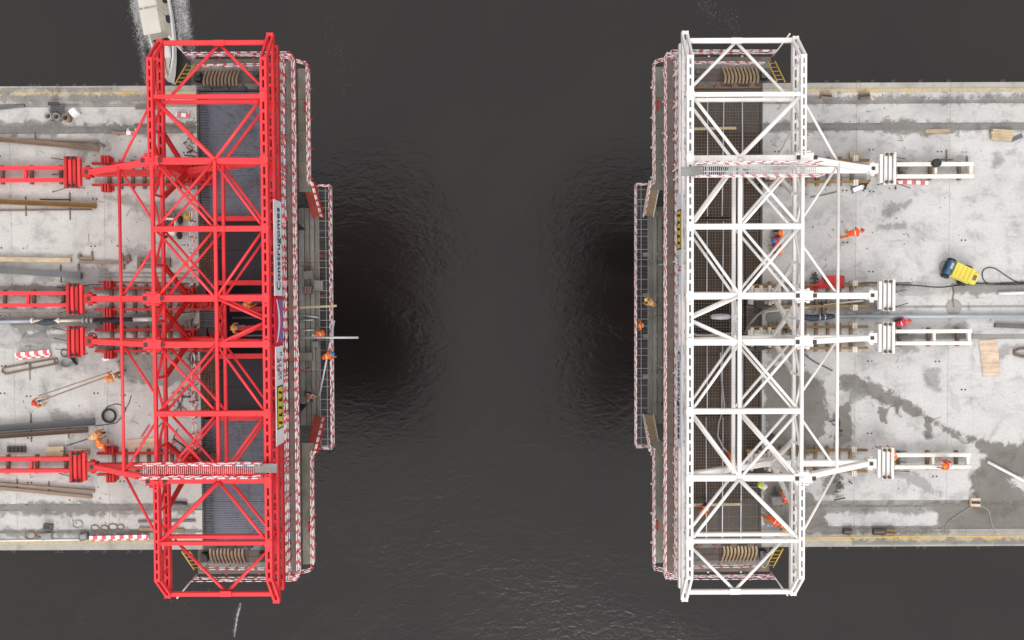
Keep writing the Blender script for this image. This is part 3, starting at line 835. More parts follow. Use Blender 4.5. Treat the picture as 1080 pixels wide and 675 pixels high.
        for k in range(2):
            beam('striped_rail', T(-1.06, t * 8.1, -1.1 + .42 * k), T(-1.06, t * 6.3, -3.55 + .42 * k), 0.075, 0.075, RAIL, root, 'tube')
    zc = -4.2
    # bottom platform: open grating in a frame of bars
    gr = MB()
    y = -8.15
    while y <= 8.16:
        gr.box((xf + s * -1.15, y, zc), (0.86, 0.028, 0.03)); y += 0.085
    o = gr.obj('platform_grating', M['steel'], root); o['kind'] = 'stuff'
    y = -8.2
    k = 0
    while y <= 8.21:
        B('grating_bar', (-1.58, y, zc + .03), (-0.72, y, zc + .03), 0.034, 0.05, 'box', M['form_bar']); y += 0.63 + .2 * ((k * 7) % 3 - 1); k += 1
    for uu in (-1.58, -1.16, -0.72):
        B('platform_edge_bar', (uu, -8.2, zc + .036), (uu, 8.2, zc + .036), 0.036, 0.06, 'box', M['form_bar'])
    for uu, w, mt in ((-0.58, 0.22, M['board_green']), (-0.30, 0.26, M['board_grey']), (0.02, 0.3, M['board_green']), (0.38, 0.34, M['board_grey']), (0.78, .36, M['board_grey'])):
        boards(root, uu - w / 2, uu + w / 2, -6.9, 6.9, zc + .06, T, mt, 'y', 3.4, 'platform_board')
    railing(T, root, [T(-1.6, -8.2, zc), T(-1.6, 8.2, zc)], 1.1, RAIL, M['galv'])
    for t in (-1, 1):
        railing(T, root, [T(-1.6, t * 8.22, zc), T(-0.6, t * 8.22, zc)], 1.1, RAIL, M['galv'])
    # bottom form with its girders
    for k in range(6):
        B('bottom_girder', (-0.95, -6.5 + 2.6 * k, zc - .32), (7.2, -6.5 + 2.6 * k, zc - .32), 0.22, 0.5, 'ibeam', PD)
    for uu in (-0.3, 2.6, 6.2):
        B('bottom_cross_beam', (uu, -8.3, zc - .72), (uu, 8.3, zc - .72), 0.3, 0.28, 'box', PD)
    for k in range(8):
        MB().box((0, 0, 0), (4.9, 1.70, 0.08)).obj('bottom_form_panel', M['form_dark'], root, Matrix.Translation(T(3.47, -6.0 + 1.716 * k, -3.9)))
    for t in (-1, 1):
        for y in (3.2, 7.9):
            B('hanger_rod', (-0.05, t * y, zc - .6), (-0.05, t * y, 3.0), 0.075, 0.075, 'tube', PD)
            B('hanger_rod', (UR + .3, t * (y + .1), zc - .6), (UR + .3, t * (y + .1), -3.35), 0.09, 0.09, 'tube', PD)

    # --- deck formwork between slab edge and front truss
    u1 = s * (SLAB_X[s] - xf)
    zf = -0.38
    wing = M['form'] if red else M['ply_dark']
    for t in (-1, 1):
        ya = 5.95
        n = 6
        for k in range(n):
            a, b_ = ya + (13.3 - ya) * k / n, ya + (13.3 - ya) * (k + 1) / n - 0.015
            mat = wing if red else (M['ply_grey'] if k >= n - 2 else M['ply_dark'])
            MB().box((0, 0, 0), (u1 - .05, b_ - a, 0.06)).obj('wing_form_panel', mat, root, Matrix.Translation(T(u1 / 2 - .04, t * (a + b_) / 2, zf)))
        # web form: sloping face into the box
        a = T(0.05, t * 5.93, zf - .03)
        for k in range(3):
            MB().add([(0, 0, 0), (1.75 * s, 0, 0), (1.75 * s, -t * .45, -3.4), (0, -t * .45, -3.4), (0, t * .08, 0), (1.75 * s, t * .08, 0), (1.75 * s, -t * .37, -3.4), (0, -t * .37, -3.4)],
                     [(0, 1, 2, 3), (4, 7, 6, 5), (0, 4, 5, 1), (1, 5, 6, 2), (2, 6, 7, 3), (3, 7, 4, 0)]).obj('web_form_panel', M['form_dark'], root, Matrix.Translation(a + Vector((s * 1.77 * k, 0, 0))))
        for k in range(2):
            a, b_ = 2.3 + 1.75 * k, 2.3 + 1.75 * (k + 1) - .02
            MB().box((0, 0, 0), (u1 - .9, b_ - a, 0.06)).obj('inner_form_panel', M['form_dark'] if red else M['ply_dark'], root, Matrix.Translation(T((u1 - .9) / 2, t * (a + b_) / 2, zf - .12)))
    if not red:
        for t in (-1, 1):
            MB().box((0, 0, 0), (u1 - .1, 1.1, 0.06)).obj('inner_form_panel', M['ply_dark'], root, Matrix.Translation(T((u1 - .1) / 2, t * 1.68, zf - .08)))
            MB().box((0, 0, 0), (0.8, 3.6, 0.06)).obj('inner_form_panel', M['ply_dark'], root, Matrix.Translation(T(u1 - .45, t * 4.1, zf - .12)))
        # full double mat of reinforcing bars
        rb = MB(); rg = MB()
        y = -13.2; i = 0
        while y < 13.25:
            (rg if i % 4 == 0 else rb).bar(T(0.0, y, -.12 + random.uniform(-.01, .01)), T(u1 + .1, y + random.uniform(-.02, .02), -.12), .026); y += .175; i += 1
        u = 0.12; i = 0
        while u < u1:
            (rg if i % 5 == 0 else rb).bar(T(u, -13.2, -.155), T(u + random.uniform(-.015, .015), 13.2, -.155), .028); u += .165; i += 1
        o = rb.obj('rebar_mat', M['rebar'], root); o['kind'] = 'stuff'
        o = rg.obj('rebar_mat', M['rebar_grey'], root); o['kind'] = 'stuff'
        for u in (1.2, 2.05, 3.02, 4.15):
            for a, b_ in ((-13.1, -5.9), (-5.6, -1.3), (1.3, 5.6), (5.9, 13.1)):
                B('tendon_duct', (u + random.uniform(-.06, .06), a, -.07), (u + random.uniform(-.06, .06), b_, -.07), 0.07, 0.07, 'tube', M['galv'])
        for y, a, b_ in ((10.95, .45, 3.75), (-11.1, .2, 4.15)):
            B('loose_plank', (a, y, 0.0), (b_, y + .05, 0.0), 0.16, 0.05, 'box', M['pine'])
    else:
        rb = MB()
        for t in (-1, 1):
            y = 6.0
            while y < 13.25:
                rb.bar(T(0.05, t * y, zf + .05), T(u1 - .35, t * y, zf + .034), .022, .02); y += .135
        o = rb.obj('form_ribs', M['form_rib'], root); o['kind'] = 'stuff'
        # starter bars sticking out of the slab
        rb = MB(); r2 = MB()
        y = -13.2
        while y < 13.25:
            if abs(y) > 5.9:
                rb.bar(T(u1 - .55 - random.uniform(0, .15), y, -.1), T(u1 + .05, y, -.1), .04)
            elif abs(y) > 2.2:
                r2.bar(T(u1 - 1.0 - random.uniform(0, .3), y + random.uniform(-.05, .05), -.12 - .3 * random.random()), T(u1 + .05, y, -.1), .035)
                r2.bar(T(u1 - .25 - .7 * random.random(), y, .25 * random.random()), T(u1 - .3 - .6 * random.random(), y + .12, -.9), .035)
            else:
                rb.bar(T(u1 - 1.5 - random.uniform(0, .15), y, -.1), T(u1 + .05, y, -.1), .04)
            y += .155
        for k in range(9):
            for t in (-1, 1):
                uu = u1 - .12 - .11 * k
                r2.bar(T(uu, t * 2.3, -.16), T(uu + random.uniform(-.1, .1), t * 5.8, -.16), .035)
        o = rb.obj('starter_bars', M['dark'], root); o['kind'] = 'stuff'
        o = r2.obj('starter_bars', M['rebar_red'], root); o['kind'] = 'stuff'
        for y in (5.88, 2.12, .58, -.52, -2.18, -5.82):
            B('form_support_beam', (0.1, y, -.12), (4.5 if abs(y) > 2 else 3.6, y, -.12), 0.30, 0.3, 'box', M['red'] if abs(y) > 2 else M['red_dark'])
        for y in (.95, .1, -.95):
            B('form_prop', (0.3, y, -.5), (3.6, y - .05, -.5), 0.13, 0.13, 'tube', M['steel'])
        for y0, y1, mt in ((-5.4, -2.4, M['pine']), (2.3, 3.4, M['pine']), (3.4, 5.6, M['red_dark'])):
            B('loose_plank', (1.32, y0, -.38), (1.35, y1, -.38), 0.14, 0.05, 'box', mt)
    if red:
        for t in (-1, 1):
            railing(T, root, [T(u1 + .12, t * 1.9, 0.0), T(u1 + .12, t * 7.6, 0.0)], 1.0, RAIL, M['dark'], 2, .9, .035)
    # black clamps along the wing form edges
    for t in (-1, 1):
        for k in range(5):
            c_ = MB(); c_.box((0, 0, 0), (.34, .16, .3)); c_.box((0, t * .16, .1), (.16, .22, .12)); c_.rod((-.2, t * .1, -.02), (.2, t * .1, -.02), .07, 8)
            c_.obj('form_clamp', M['dark'] if red else M['rust'], root, Matrix.Translation(T(.7 + 1.0 * k, t * 13.42, -.22)))
        B('edge_form', (0, t * 13.38, -.3), (u1 - .05, t * 13.38, -.3), .1, .34, 'box', M['dark'] if red else M['rust'])

    # --- side platforms outside the wings
    for t in (-1, 1):
        zs = -1.4
        for k in range(5):
            boards(root, .1, 6.2, t * (13.72 + .36 * k), t * (13.72 + .36 * k + .34), zs, T, M['board'] if k % 3 else M['board_grey'], 'x', 3.4, 'side_platform_board')
        for k in range(3):
            B('side_bracket', (.5 + 2 * k, t * 13.3, -1.55), (.5 + 2 * k, t * 15.6, -1.55), .12, .2, 'box', PD)
            B('side_bracket', (.5 + 2 * k, t * 13.3, -2.7), (.5 + 2 * k, t * 15.4, -1.66), .1, .1, 'box', PD)
            B('side_bracket', (.5 + 2 * k, t * 13.28, -2.8), (.5 + 2 * k, t * 13.28, -.42), .1, .1, 'box', PD)
        railing(T, root, [T(0.0, t * 15.58, zs + .05), T(6.25, t * 15.58, zs + .05)], 1.12, RAIL, POST)
        railing(T, root, [T(0.0, t * 15.02, zs + .05), T(5.6, t * 14.95, zs + .05)], .8, RAIL, PD, 2)
        B('corner_pole', (6.25, t * 15.5, zs + .1), (6.5, t * 16.1, 1.1), .09, .09, 'tube', M['white'])
        # curved timber ribs of the edge form leaning on the platform
        rm = M['brownwood'] if red else M['tan']
        for k in range(10):
            mb = MB()
            u = 3.25 + .215 * k
            pts = []
            for i in range(7):
                f = i / 6
                pts.append(T(u + s * 0 + .16 * math.sin(f * math.pi), t * (13.72 + 1.15 * f), zs + .12 + .55 * (1 - f) ** 2))
            mb.tube(pts, [.055 + .02 * math.sin(f_ / 6 * math.pi) for f_ in range(7)], 6)
            mb.obj('edge_form_rib', rm, root)
        for uu in (1.6, 5.75) if not red else (2.2, 5.7):
            MB().box((0, 0, 0), (.4, .5, .35)).box((.1, .1, .25), (.2, .2, .2)).obj('tool_box', M['dark'] if red else M['steel'], root, Matrix.Translation(T(uu, t * 14.4, zs + .2)))
        # yellow access ladder onto the deck
        for uu in (5.95, 6.4):
            B('ladder_stringer', (uu, t * 15.2, zs + .1), (uu, t * 13.55, .55), .05, .08, 'box', M['yellow'])
        for k in range(5):
            f = (k + .5) / 5
            B('ladder_rung', (5.97, t * (15.2 - 1.65 * f), zs + .1 + (.45 - zs) * f), (6.38, t * (15.2 - 1.65 * f), zs + .1 + (.45 - zs) * f), .035, .035, 'tube', M['yellow'])
    return root, T

TR = {}
for s in (-1, 1):
    TR[s] = traveller(s)

# --- printed banners on the front trusses
def banner(s, y0, y1, z0, z1, mat, parent, off=0.30):
    """flat sheet on the vertical front face; returns (object, matrix) whose local x is the reading direction"""
    xf = XF[s]
    ya, yb = (y0, y1) if s < 0 else (y1, y0)            # reading runs up the photo on the left, down it on the right
    X = Vector((0, 1 if s < 0 else -1, 0)); Z = Vector((0, 0, 1)); N = Vector((-s, 0, 0))
    o_ = Vector((xf - s * off, ya, z0))
    Mx = Matrix(((X.x, Z.x, N.x, o_.x), (X.y, Z.y, N.y, o_.y), (X.z, Z.z, N.z, o_.z), (0, 0, 0, 1)))
    L, H = abs(y1 - y0), z1 - z0
    ob = MB().box((L / 2, H / 2, -.02), (L, H, .04)).obj('banner', mat, parent, Mx)
    return ob, Mx, L, H

def lettering(text, Mx, x, y, size, length, mat, parent, ys=1.0):
    cu = bpy.data.curves.new('lettering', 'FONT'); cu.body = text; cu.size = size; cu.extrude = 0.006; cu.offset = 0.012
    cu.space_character = 1.05
    ob = bpy.data.objects.new('tmp', cu); sc.collection.objects.link(ob)
    dg = bpy.context.evaluated_depsgraph_get(); dg.update()
    me = bpy.data.meshes.new_from_object(ob.evaluated_get(dg))
    bpy.data.objects.remove(ob); me.materials.clear(); me.materials.append(mat); me.name = 'lettering'
    w = max(v.co.x for v in me.vertices)
    put(bpy.data.objects.new('lettering', me), Mx @ Matrix.Translation((x, y, .012)) @ Matrix.Diagonal((length / w, ys, 1, 1)), parent)

def smallprint(Mx, x0, x1, y, h, mat, parent, seed):
    """print too small to read in the photograph: a row of letter-sized strokes"""
    rnd = random.Random(seed); x = x0; mb = MB()
    while x < x1:
        w = rnd.uniform(.5, .8) * h
        mb.box((x + w * .15, y + h / 2, .008), (w * .28, h, .01))
        mb.box((x + w * .55, y + h * rnd.choice((.12, .5, .88)), .008), (w * .5, h * .22, .01))
        if rnd.random() < .5: mb.box((x + w * .8, y + h / 2, .008), (w * .24, h, .01))
        x += w * 1.35 + (h * .6 if rnd.random() < .12 else 0)
    mb.obj('lettering', mat, parent, Mx)

def yellow_panel(Mx, x0, x1, H, parent):
    MB().box(((x0 + x1) / 2, H / 2, .006), (x1 - x0, H * .80, .012)).obj('printed_panel', M['ink'], parent, Mx)
    p = MB().box(((x0 + x1) / 2, H / 2, .016), (x1 - x0 - .16, H * .60, .012)).obj('printed_panel', M['sign_yellow'], parent, Mx)
    mb = MB(); n = 5
    w = (x1 - x0 - .3) / n
    for k in range(n):
        xx = x0 + .15 + w * k
        mb.add([(xx + .05, H * .26, 0), (xx + .19, H * .26, 0), (xx + w * .72, H * .74, 0), (xx + w * .72 - .14, H * .74, 0)], [(0, 1, 2, 3)], Matrix.Translation((0, 0, .026)))
        if k % 2: mb.add([(xx + w * .5, H * .26, 0), (xx + w * .85, H * .26, 0), (xx + w * .6, H * .5, 0)], [(0, 1, 2)], Matrix.Translation((0, 0, .026)))
    mb.obj('lettering', M['ink'], parent, Mx)

def yrow(py, px, z): return PX(px, py, z).y
rt = TR[-1][0]
ob, Mx, L, H = banner(-1, yrow(312, 288, 3.6), yrow(212, 288, 3.6), 3.02, 4.5, M['sign_white'], rt)
lettering('Construgomes', Mx, .28, .42, 1.05, L - .65, M['navy'], ob, .95)
ob['label'] = 'white banner reading Construgomes on the red gantry'
# middle banner with the curved white band
ob, Mx, L, H = banner(-1, yrow(363, 288, 3.6), yrow(313.5, 288, 3.6), 3.02, 4.55, M['crimson'], rt)
def arc_sheet(name, lo, hi, z, mat, parent):
    mb = MB(); n = 18; vs = []; fs = []
    for i in range(n + 1):
        f = i / n; bow = 4 * f * (1 - f)
        x = .12 + (L - .24) * f
        vs += [(x, max(0.02, lo(bow)), z), (x, hi(bow), z)]
    for i in range(n): fs.append((2 * i, 2 * i + 2, 2 * i + 3, 2 * i + 1))
    return mb.add(vs, fs).obj(name, mat, parent, Mx)
arc_sheet('printed_band', lambda b_: .03, lambda b_: .80 - .42 * b_, .006, M['violet'], ob)
arc_sheet('printed_band', lambda b_: 1.12 - .58 * b_, lambda b_: 1.30 - .42 * b_, .010, M['sign_white'], ob)
ob['label'] = 'crimson banner with a curved white band and violet edge'
ob, Mx, L, H = banner(-1, yrow(468, 290, 3.6), yrow(365, 290, 3.6), 3.02, 4.45, M['sign_white'], rt)
yellow_panel(Mx, .85, 3.2, H, ob)
smallprint(Mx, 3.55, L - .3, .32, .30, M['navy'], ob, 3)
smallprint(Mx, 3.55, 4.6, .80, .22, M['navy'], ob, 4)
smallprint(Mx, 4.0, 4.5, .72, .5, M['redink'], ob, 5)
ob['label'] = 'white banner with a yellow and black panel and small print'
wt = TR[1][0]
ob, Mx, L, H = banner(1, yrow(311, 715, 3.6), yrow(205, 715, 3.6), 3.02, 4.45, M['sign_white'], wt)
yellow_panel(Mx, .85, 3.0, H, ob)
smallprint(Mx, 3.3, L - .4, .36, .28, M['navy'], ob, 6)
smallprint(Mx, 3.9, 4.4, .72, .5, M['redink'], ob, 7)
ob['label'] = 'white banner with a yellow and black panel and small print'
ob, Mx, L, H = banner(1, yrow(472, 715, 3.6), yrow(364, 715, 3.6), 3.02, 4.45, M['sign_white'], wt)
lettering('Construgomes', Mx, .3, .42, 1.05, L - .8, M['navy'], ob, .95)
ob['label'] = 'white banner reading Construgomes on the white gantry'

# ------------------------------------------------------------------ loose things on the decks
def thing(name, label, cat, loc, rz=0.0, group=None):
    return tag(empty(name, loc, rz), label, cat, group)

def item(name, label, cat, a, b_, w, h, mat, kind='box', z=0.0, group=None):
    """a straight loose piece lying at height z, given by its two photo end points"""
    p, q = PX(a[0], a[1], z + h / 2), PX(b_[0], b_[1], z + h / 2)
    o = beam(name, p + Vector((0, 0, .008)), q + Vector((0, 0, .008)), w, h, mat, None, kind)
    return tag(o, label, cat, group)

LB = 'steel beams lying on the left deck'
# left deck, long pieces
item('steel_channel', 'long brown steel channel above the topmost red rail track', 'steel beam', (-12, 146), (104, 156.5), .30, .16, M['rust_light'], 'channel', .05, LB)
item('steel_angle', 'thin brown steel angle alongside the long brown channel, bent end', 'steel beam', (-12, 145.5), (103, 150), .10, .12, M['rust'], 'box', .05, LB)
item('steel_angle', 'short brown offcut angled at the tip of the brown channel', 'steel beam', (102, 149.5), (110.5, 154), .09, .1, M['rust'], 'box', 0, LB)
item('steel_beam', 'ochre-brown steel beam lying below the topmost red rail track', 'steel beam', (-12, 212), (101, 217), .32, .22, M['ochre'], 'channel', .06, LB)
item('steel_rod', 'thin rod lying just below the ochre-brown beam', 'rod', (-12, 222), (97, 221), .08, .08, M['rust'], 'tube', .03)
item('steel_rod', 'thin rod lying along the upper edge of the ochre-brown beam', 'rod', (42, 210), (74, 210.5), .06, .06, M['dark'], 'tube', .03)
item('timber_beam', 'pale weathered timber beam left of the truss, above the grey beam', 'timber', (-12, 273), (75, 274.5), .28, .18, M['pine'], 'box', .05)
item('steel_beam', 'smooth grey steel beam just above the middle red rail track', 'steel beam', (-12, 284), (86, 290.5), .36, .26, M['steel'], 'ibeam', .06, LB)
item('steel_beam', 'upper and wider of two dark grey beams above the lowest red rails', 'steel beam', (-12, 453), (99, 445), .40, .26, M['steel'], 'channel', .06, LB)
item('steel_beam', 'lower and narrower of two dark grey beams above the lowest red rails', 'steel beam', (-12, 461), (92, 453.5), .28, .2, M['rust'], 'channel', .06, LB)
item('steel_angle', 'upper of two brown angles below the lowest red rail track', 'steel beam', (-12, 509), (100, 518), .15, .12, M['rust_light'], 'box', .05, LB)
item('steel_angle', 'lower of two brown angles below the lowest red rail track', 'steel beam', (-12, 513.5), (97, 524), .20, .12, M['rust_light'], 'box', .05, LB)
item('steel_bar', 'dark grey bar near the upper edge of the left deck', 'rod', (-12, 116), (26, 111.5), .13, .12, M['steel'], 'box', .0)
for i, (x, y0, y1, lab) in enumerate([(37, 140, 153, 'bearer stick crossing under the long brown channel'), (27, 207, 228, 'short upright bearer stick crossing the ochre-brown beam, left one'), (73.5, 203, 232, 'longer bearer stick crossing the ochre-brown beam near its tip'),
        (64, 279, 298, 'bearer stick crossing the smooth grey beam'), (32.5, 436, 466, 'thin bearer stick crossing both dark grey beams'), (72, 448, 462, 'short bearer stick near the tip of the dark grey beams'),
        (18, 505, 515, 'bearer stick under the two brown angles, left one'), (51.5, 508, 522, 'bearer stick under the two brown angles, right one'), (31, 384, 401, 'brown bearer stick under the rectangular bar frame')]):
    item('bearer_stick', lab, 'stick', (x, y0), (x + .5, y1), .06, .05, M['rust'] if i != 8 else M['brownwood'], 'box', 0, 'bearer sticks under the steel on the left deck')
# brown broken steel piece beside the rear tie
t_ = thing('steel_bracket', 'brown steel bracket lying behind the rear red tie tube', 'bracket', PX(108, 275, 0))
for a, b_, w in (((83, 272.5), (98, 272.5), .14), ((84, 276), (135, 277), .17), ((82.5, 278), (82.5, 284), .1), ((84, 268), (84, 273), .2), ((97, 265), (97, 272), .08), ((128, 268), (130, 284), .18), ((134, 269), (136, 276), .3)):
    beam('bracket_arm', PX(a[0], a[1], .08), PX(b_[0], b_[1], .08), w, .14, M['rust_light'] if w < .2 else M['rust'], t_)
t_ = thing('steel_bracket', 'brown steel frame under the red rear truss by the grey beam row', 'bracket', PX(163, 277, 0))
for a, b_, w in (((145, 274), (180, 274), .2), ((146, 281), (180, 280), .2), ((147, 272), (147, 283), .22), ((178, 272), (178, 282), .22), ((162, 272), (162, 282), .15)):
    beam('bracket_arm', PX(a[0], a[1], .09 + .01 * w), PX(b_[0], b_[1], .09 + .01 * w), w, .14, M['rust'], t_)
for y0, y1, lab in ((287.5, 288.5, 'upper of three thin battens left of the rear truss above the middle rails'), (291.5, 293, 'middle of three thin battens left of the rear truss above the middle rails'), (297, 299, 'lowest of three thin battens left of the rear truss above the middle rails')):
    item('timber_batten', lab, 'timber', (104, y0), (206, y1), .07, .05, M['board_grey'] if y0 < 295 else M['rust'], 'box', 0, 'thin battens above the middle rails')

# concrete pump line on the left deck
t_ = thing('pump_line', 'white and dark jointed hose line between the two middle red frames', 'pipe', PX(80, 338, 0))
for a, b_, r, mt, nm in (((-12, 339.5), (32, 338.6), .10, 'pipe', 'pipe_section'), ((32, 338.6), (86, 338), .085, 'ivory', 'pipe_section'), ((100, 337.5), (141, 337), .11, 'black', 'hose_section'), ((141, 337), (162, 336.5), .15, 'galv', 'nozzle')):
    p, q = PX(a[0], a[1], .17), PX(b_[0], b_[1], .17)
    beam(nm, p, q, 2 * r, 2 * r, M[mt], t_, 'tube')
for x in (34, 62, 88, 92, 97):
    MB().lathe([(.14, -.07), (.155, -.06), (.155, .06), (.14, .07)], 12).obj('coupling', M['galv'] if x > 80 else M['ivory'], t_, Matrix.Translation(PX(x, 338, .17)) @ Matrix.Rotation(R(90), 4, 'Y'), True)
MB().tube([PX(x, 338.8 + 1.2 * math.sin(i), .12) for i, x in enumerate((36, 42, 48, 56, 64))], [.08, .16, .2, .17, .08], 8).obj('rubber_wrap', M['navyrubber'], t_, None, True)
MB().tube([PX(x, 339.5 + .6 * math.sin(i * 2), .12) for i, x in enumerate((106, 112, 120, 127))], [.1, .2, .22, .1], 8).obj('rubber_wrap', M['navy'], t_, None, True)
o = MB().tube([PX(x, y, .06) for x, y in ((160, 337), (172, 335), (186, 332), (206, 330), (212, 326))], .05, 6).obj('grey_hose', M['hose'], None, None, True)
tag(o, 'grey hose running from the hose nozzle to the red formwork', 'hose')

# barriers
def barrier(label, a, b_, h=.7, group=None, planks=2, mat='barrier', w=.06):
    p, q = PX(a[0], a[1], 0), PX(b_[0], b_[1], 0)
    t = thing('road_barrier', label, 'barrier', (p + q) / 2, 0, group)
    for k in range(planks):
        beam('barrier_board', p + Vector((0, k * .10, .10 + k * .10)), q + Vector((0, k * .10, .10 + k * .10)), .22, w, M[mat], t)
    for f in (.12, .88):
        c = p.lerp(q, f)
        MB().box((0, .05, .03), (.12, .42, .05)).obj('barrier_foot', M['galv'], t, Matrix.Translation(c))
BG = 'red and white barriers lying on the decks'
barrier('red and white barrier lying below the left end of the pump line', (19, 377.5), (55, 374), group=BG, planks=3)
barrier('longest red and white barrier along the lower edge of the left deck', (96, 568), (158, 566.5), group=BG)
barrier('short red and white barrier left of the rear red truss near the top', (134, 140.5), (145, 140.5), group=BG, planks=1)
barrier('short red and white barrier between red truss and formwork near the top', (186, 121), (201, 122.5), group=BG, planks=1)
barrier('faded red barrier below the topmost white rail track', (936, 192), (978, 193), group=BG, planks=1)

# rectangular frame of bars
t_ = thing('bar_frame', 'long rectangular frame of bent bar below the red and white barrier', 'frame', PX(32, 387, 0))
c4 = [PX(3, 388, .06), PX(60, 378, .06), PX(62, 383, .06), PX(6, 394.5, .06), PX(2, 392, .06)]
MB().tube(c4, .05, 6, 0, True).obj('outer_bar', M['rust'], t_)
MB().tube([PX(31, 384, .1), PX(32, 391, .1)], .04, 6).obj('cross_bar', M['rust'], t_)
MB().tube([PX(57, 379.5, .1), PX(58, 384.5, .1)], .04, 6).obj('cross_bar', M['rust'], t_)
# grey bag / bucket by the lower middle anchor
t_ = thing('mixing_tub', 'pale grey tub beside the lower middle red anchor block', 'tub', PX(72, 382, 0), .3)
MB().lathe([(.28, 0), (.38, .3), (.36, .3), (.27, .04)], 12, Matrix.Translation(PX(72, 382, 0)) @ Matrix.Diagonal((1.1, .8, 1, 1))).obj('tub_body', M['hose'], t_)
MB().rod(PX(76, 378, .1), PX(81, 384, .2), .09, 8).obj('tub_handle', M['black'], t_)
for (x, y, r, lab) in ((68, 372, .22, 'small wire ring beside the lower middle red anchor block'), (97, 356.5, .28, 'wire loop above the lower middle red frame')):
    o = MB().tube([PX(x, y, .03) + Vector((r * math.cos(a / 12 * 6.283), r * math.sin(a / 12 * 6.283), 0)) for a in range(12)], .022, 5, 0, True).obj('wire_ring', M['dark'], None)
    tag(o, lab, 'wire', 'wire rings by the lower middle anchor')
o = MB().add([(0, 0, 0), (.35, .05, .02), (.4, .25, .06), (.1, .3, .09), (-.1, .15, .03), (.15, .15, .16)], [(0, 1, 5), (1, 2, 5), (2, 3, 5), (3, 4, 5), (4, 0, 5), (4, 3, 2, 1, 0)]).obj('plastic_sheet', M['sign_white'], None, Matrix.Translation(PX(109, 381, .002)))
tag(o, 'crumpled white plastic scrap left of the worker holding the long bars', 'plastic sheet')

# black hose coil
t_ = thing('hose_coil', 'coil of black hose lying on the left deck', 'hose', PX(114.5, 438.5, 0))
for k in range(4):
    r = .40 - .045 * (k % 2); zz = .04 + .05 * k
    MB().tube([PX(114.5, 438.5, zz) + Vector((r * math.cos(a / 20 * 6.283) + .02 * k, r * math.sin(a / 20 * 6.283), 0)) for a in range(20)], .035, 6, 0, True).obj('hose_loop', M['black'], t_, None, True)
MB().tube([PX(x, y, .03) for x, y in ((108, 436), (113, 429), (122, 426), (130, 428), (133, 432), (128, 440), (123, 446), (112, 448), (100, 449))], .02, 5).obj('hose_tail', M['black'], t_, None, True)
MB().tube([PX(x, y, .03) for x, y in ((132, 432), (136, 425), (138.5, 417))], .02, 5).obj('hose_tail', M['black'], t_, None, True)

# pallets and timber stacks on the left deck
def stack(name, label, cat, px, py, nx, L, w, layers, mat, rz=0.0, h=.08, group=None, z=0.0):
    c = PX(px, py, z)
    t = thing(name, label, cat, c, rz, group)
    Mb = Matrix.Translation(c) @ Matrix.Rotation(rz, 4, 'Z')
    for f in (-.35, .35):
        MB().box((L * f, 0, .04), (.1, nx * w * 1.05, .08)).obj('bearer', M['brownwood'], t, Mb)
    for k in range(layers):
        for i in range(nx):
            MB().box((random.uniform(-.05, .05), (i - (nx - 1) / 2) * w * 1.06, .08 + h * (k + .5)), (L * random.uniform(.94, 1), w, h * .94)).obj('plank', mat, t, Mb)
    return t
stack('timber_stack', 'thicker bundle of pale timbers above the lowest red rails', 'timber stack', 60, 475.5, 4, 1.05, .14, 2, M['pine'], .02, group='timber stacks above the lowest red rails')
stack('timber_stack', 'flatter bundle of brown timbers next to the crouching orange worker', 'timber stack', 86, 477, 4, 1.0, .11, 1, M['tan'], .02, group='timber stacks above the lowest red rails')
stack('timber_stack', 'small stack of planks near the upper right corner of the right deck', 'timber stack', 1055, 143, 4, 1.25, .15, 2, M['pine'], -.08)
stack('timber_stack', 'little stack of pale blocks beside the topmost white anchor', 'timber stack', 901, 165, 3, .65, .13, 2, M['pine'], 0)
item('plank', 'pale plank along the upper drain channel of the right deck', 'plank', (976, 138.5), (1002, 137.5), .2, .05, M['tan'])
item('plank', 'weathered plank leaning from the small plank stack at upper right', 'plank', (1066, 148), (1078, 143), .22, .06, M['steel'])
item('timber_beam', 'brown stick beside the short striped barrier left of the red truss', 'timber', (118, 140), (133, 140.5), .14, .1, M['brownwood'])
item('timber_beam', 'brown timber beside the upper end of the rear red truss', 'timber', (143, 113.5), (170, 113.5), .18, .1, M['board'])
item('timber_beam', 'dark timber in the upper drain channel beside the red truss', 'timber', (142, 131.5), (206, 133), .12, .1, M['board'])
item('pipe_section', 'dark pipe in the lower drain channel, under the red truss', 'pipe', (178, 530), (197, 531), .2, .2, M['dark'], 'tube')
item('timber_beam', 'upper of two brown boards under the red truss near the bottom', 'timber', (146, 550), (206, 549), .14, .08, M['steel'])
item('timber_beam', 'lower of two brown boards under the red truss near the bottom', 'timber', (147, 557.5), (194, 559), .2, .1, M['brownwood'])
t_ = thing('pallet', 'dark small pallet left of the timber bundles on the left deck', 'pallet', PX(17, 474, 0))
for k in range(3): beam('pallet_runner', PX(8, 471.5 + 2.4 * k, .06), PX(27, 471.2 + 2.4 * k, .06), .08, .1, M['dark'], t_)
for k in range(5): beam('pallet_slat', PX(8.8 + 4.2 * k, 470.6, .13), PX(8.8 + 4.2 * k, 477, .13), .14, .03, M['dark'], t_)
t_ = thing('form_sheet', 'pale plywood sheet under the rear red tie tube', 'plywood', PX(146, 470, 0))
MB().add([tuple(PX(x, y, z)) for z in (.01, .04) for x, y in ((134, 464), (165, 461), (167, 476), (133, 479))], [(3, 2, 1, 0), (4, 5, 6, 7), (0, 1, 5, 4), (1, 2, 6, 5), (2, 3, 7, 6), (3, 0, 4, 7)]).obj('sheet', M['ply'], t_)

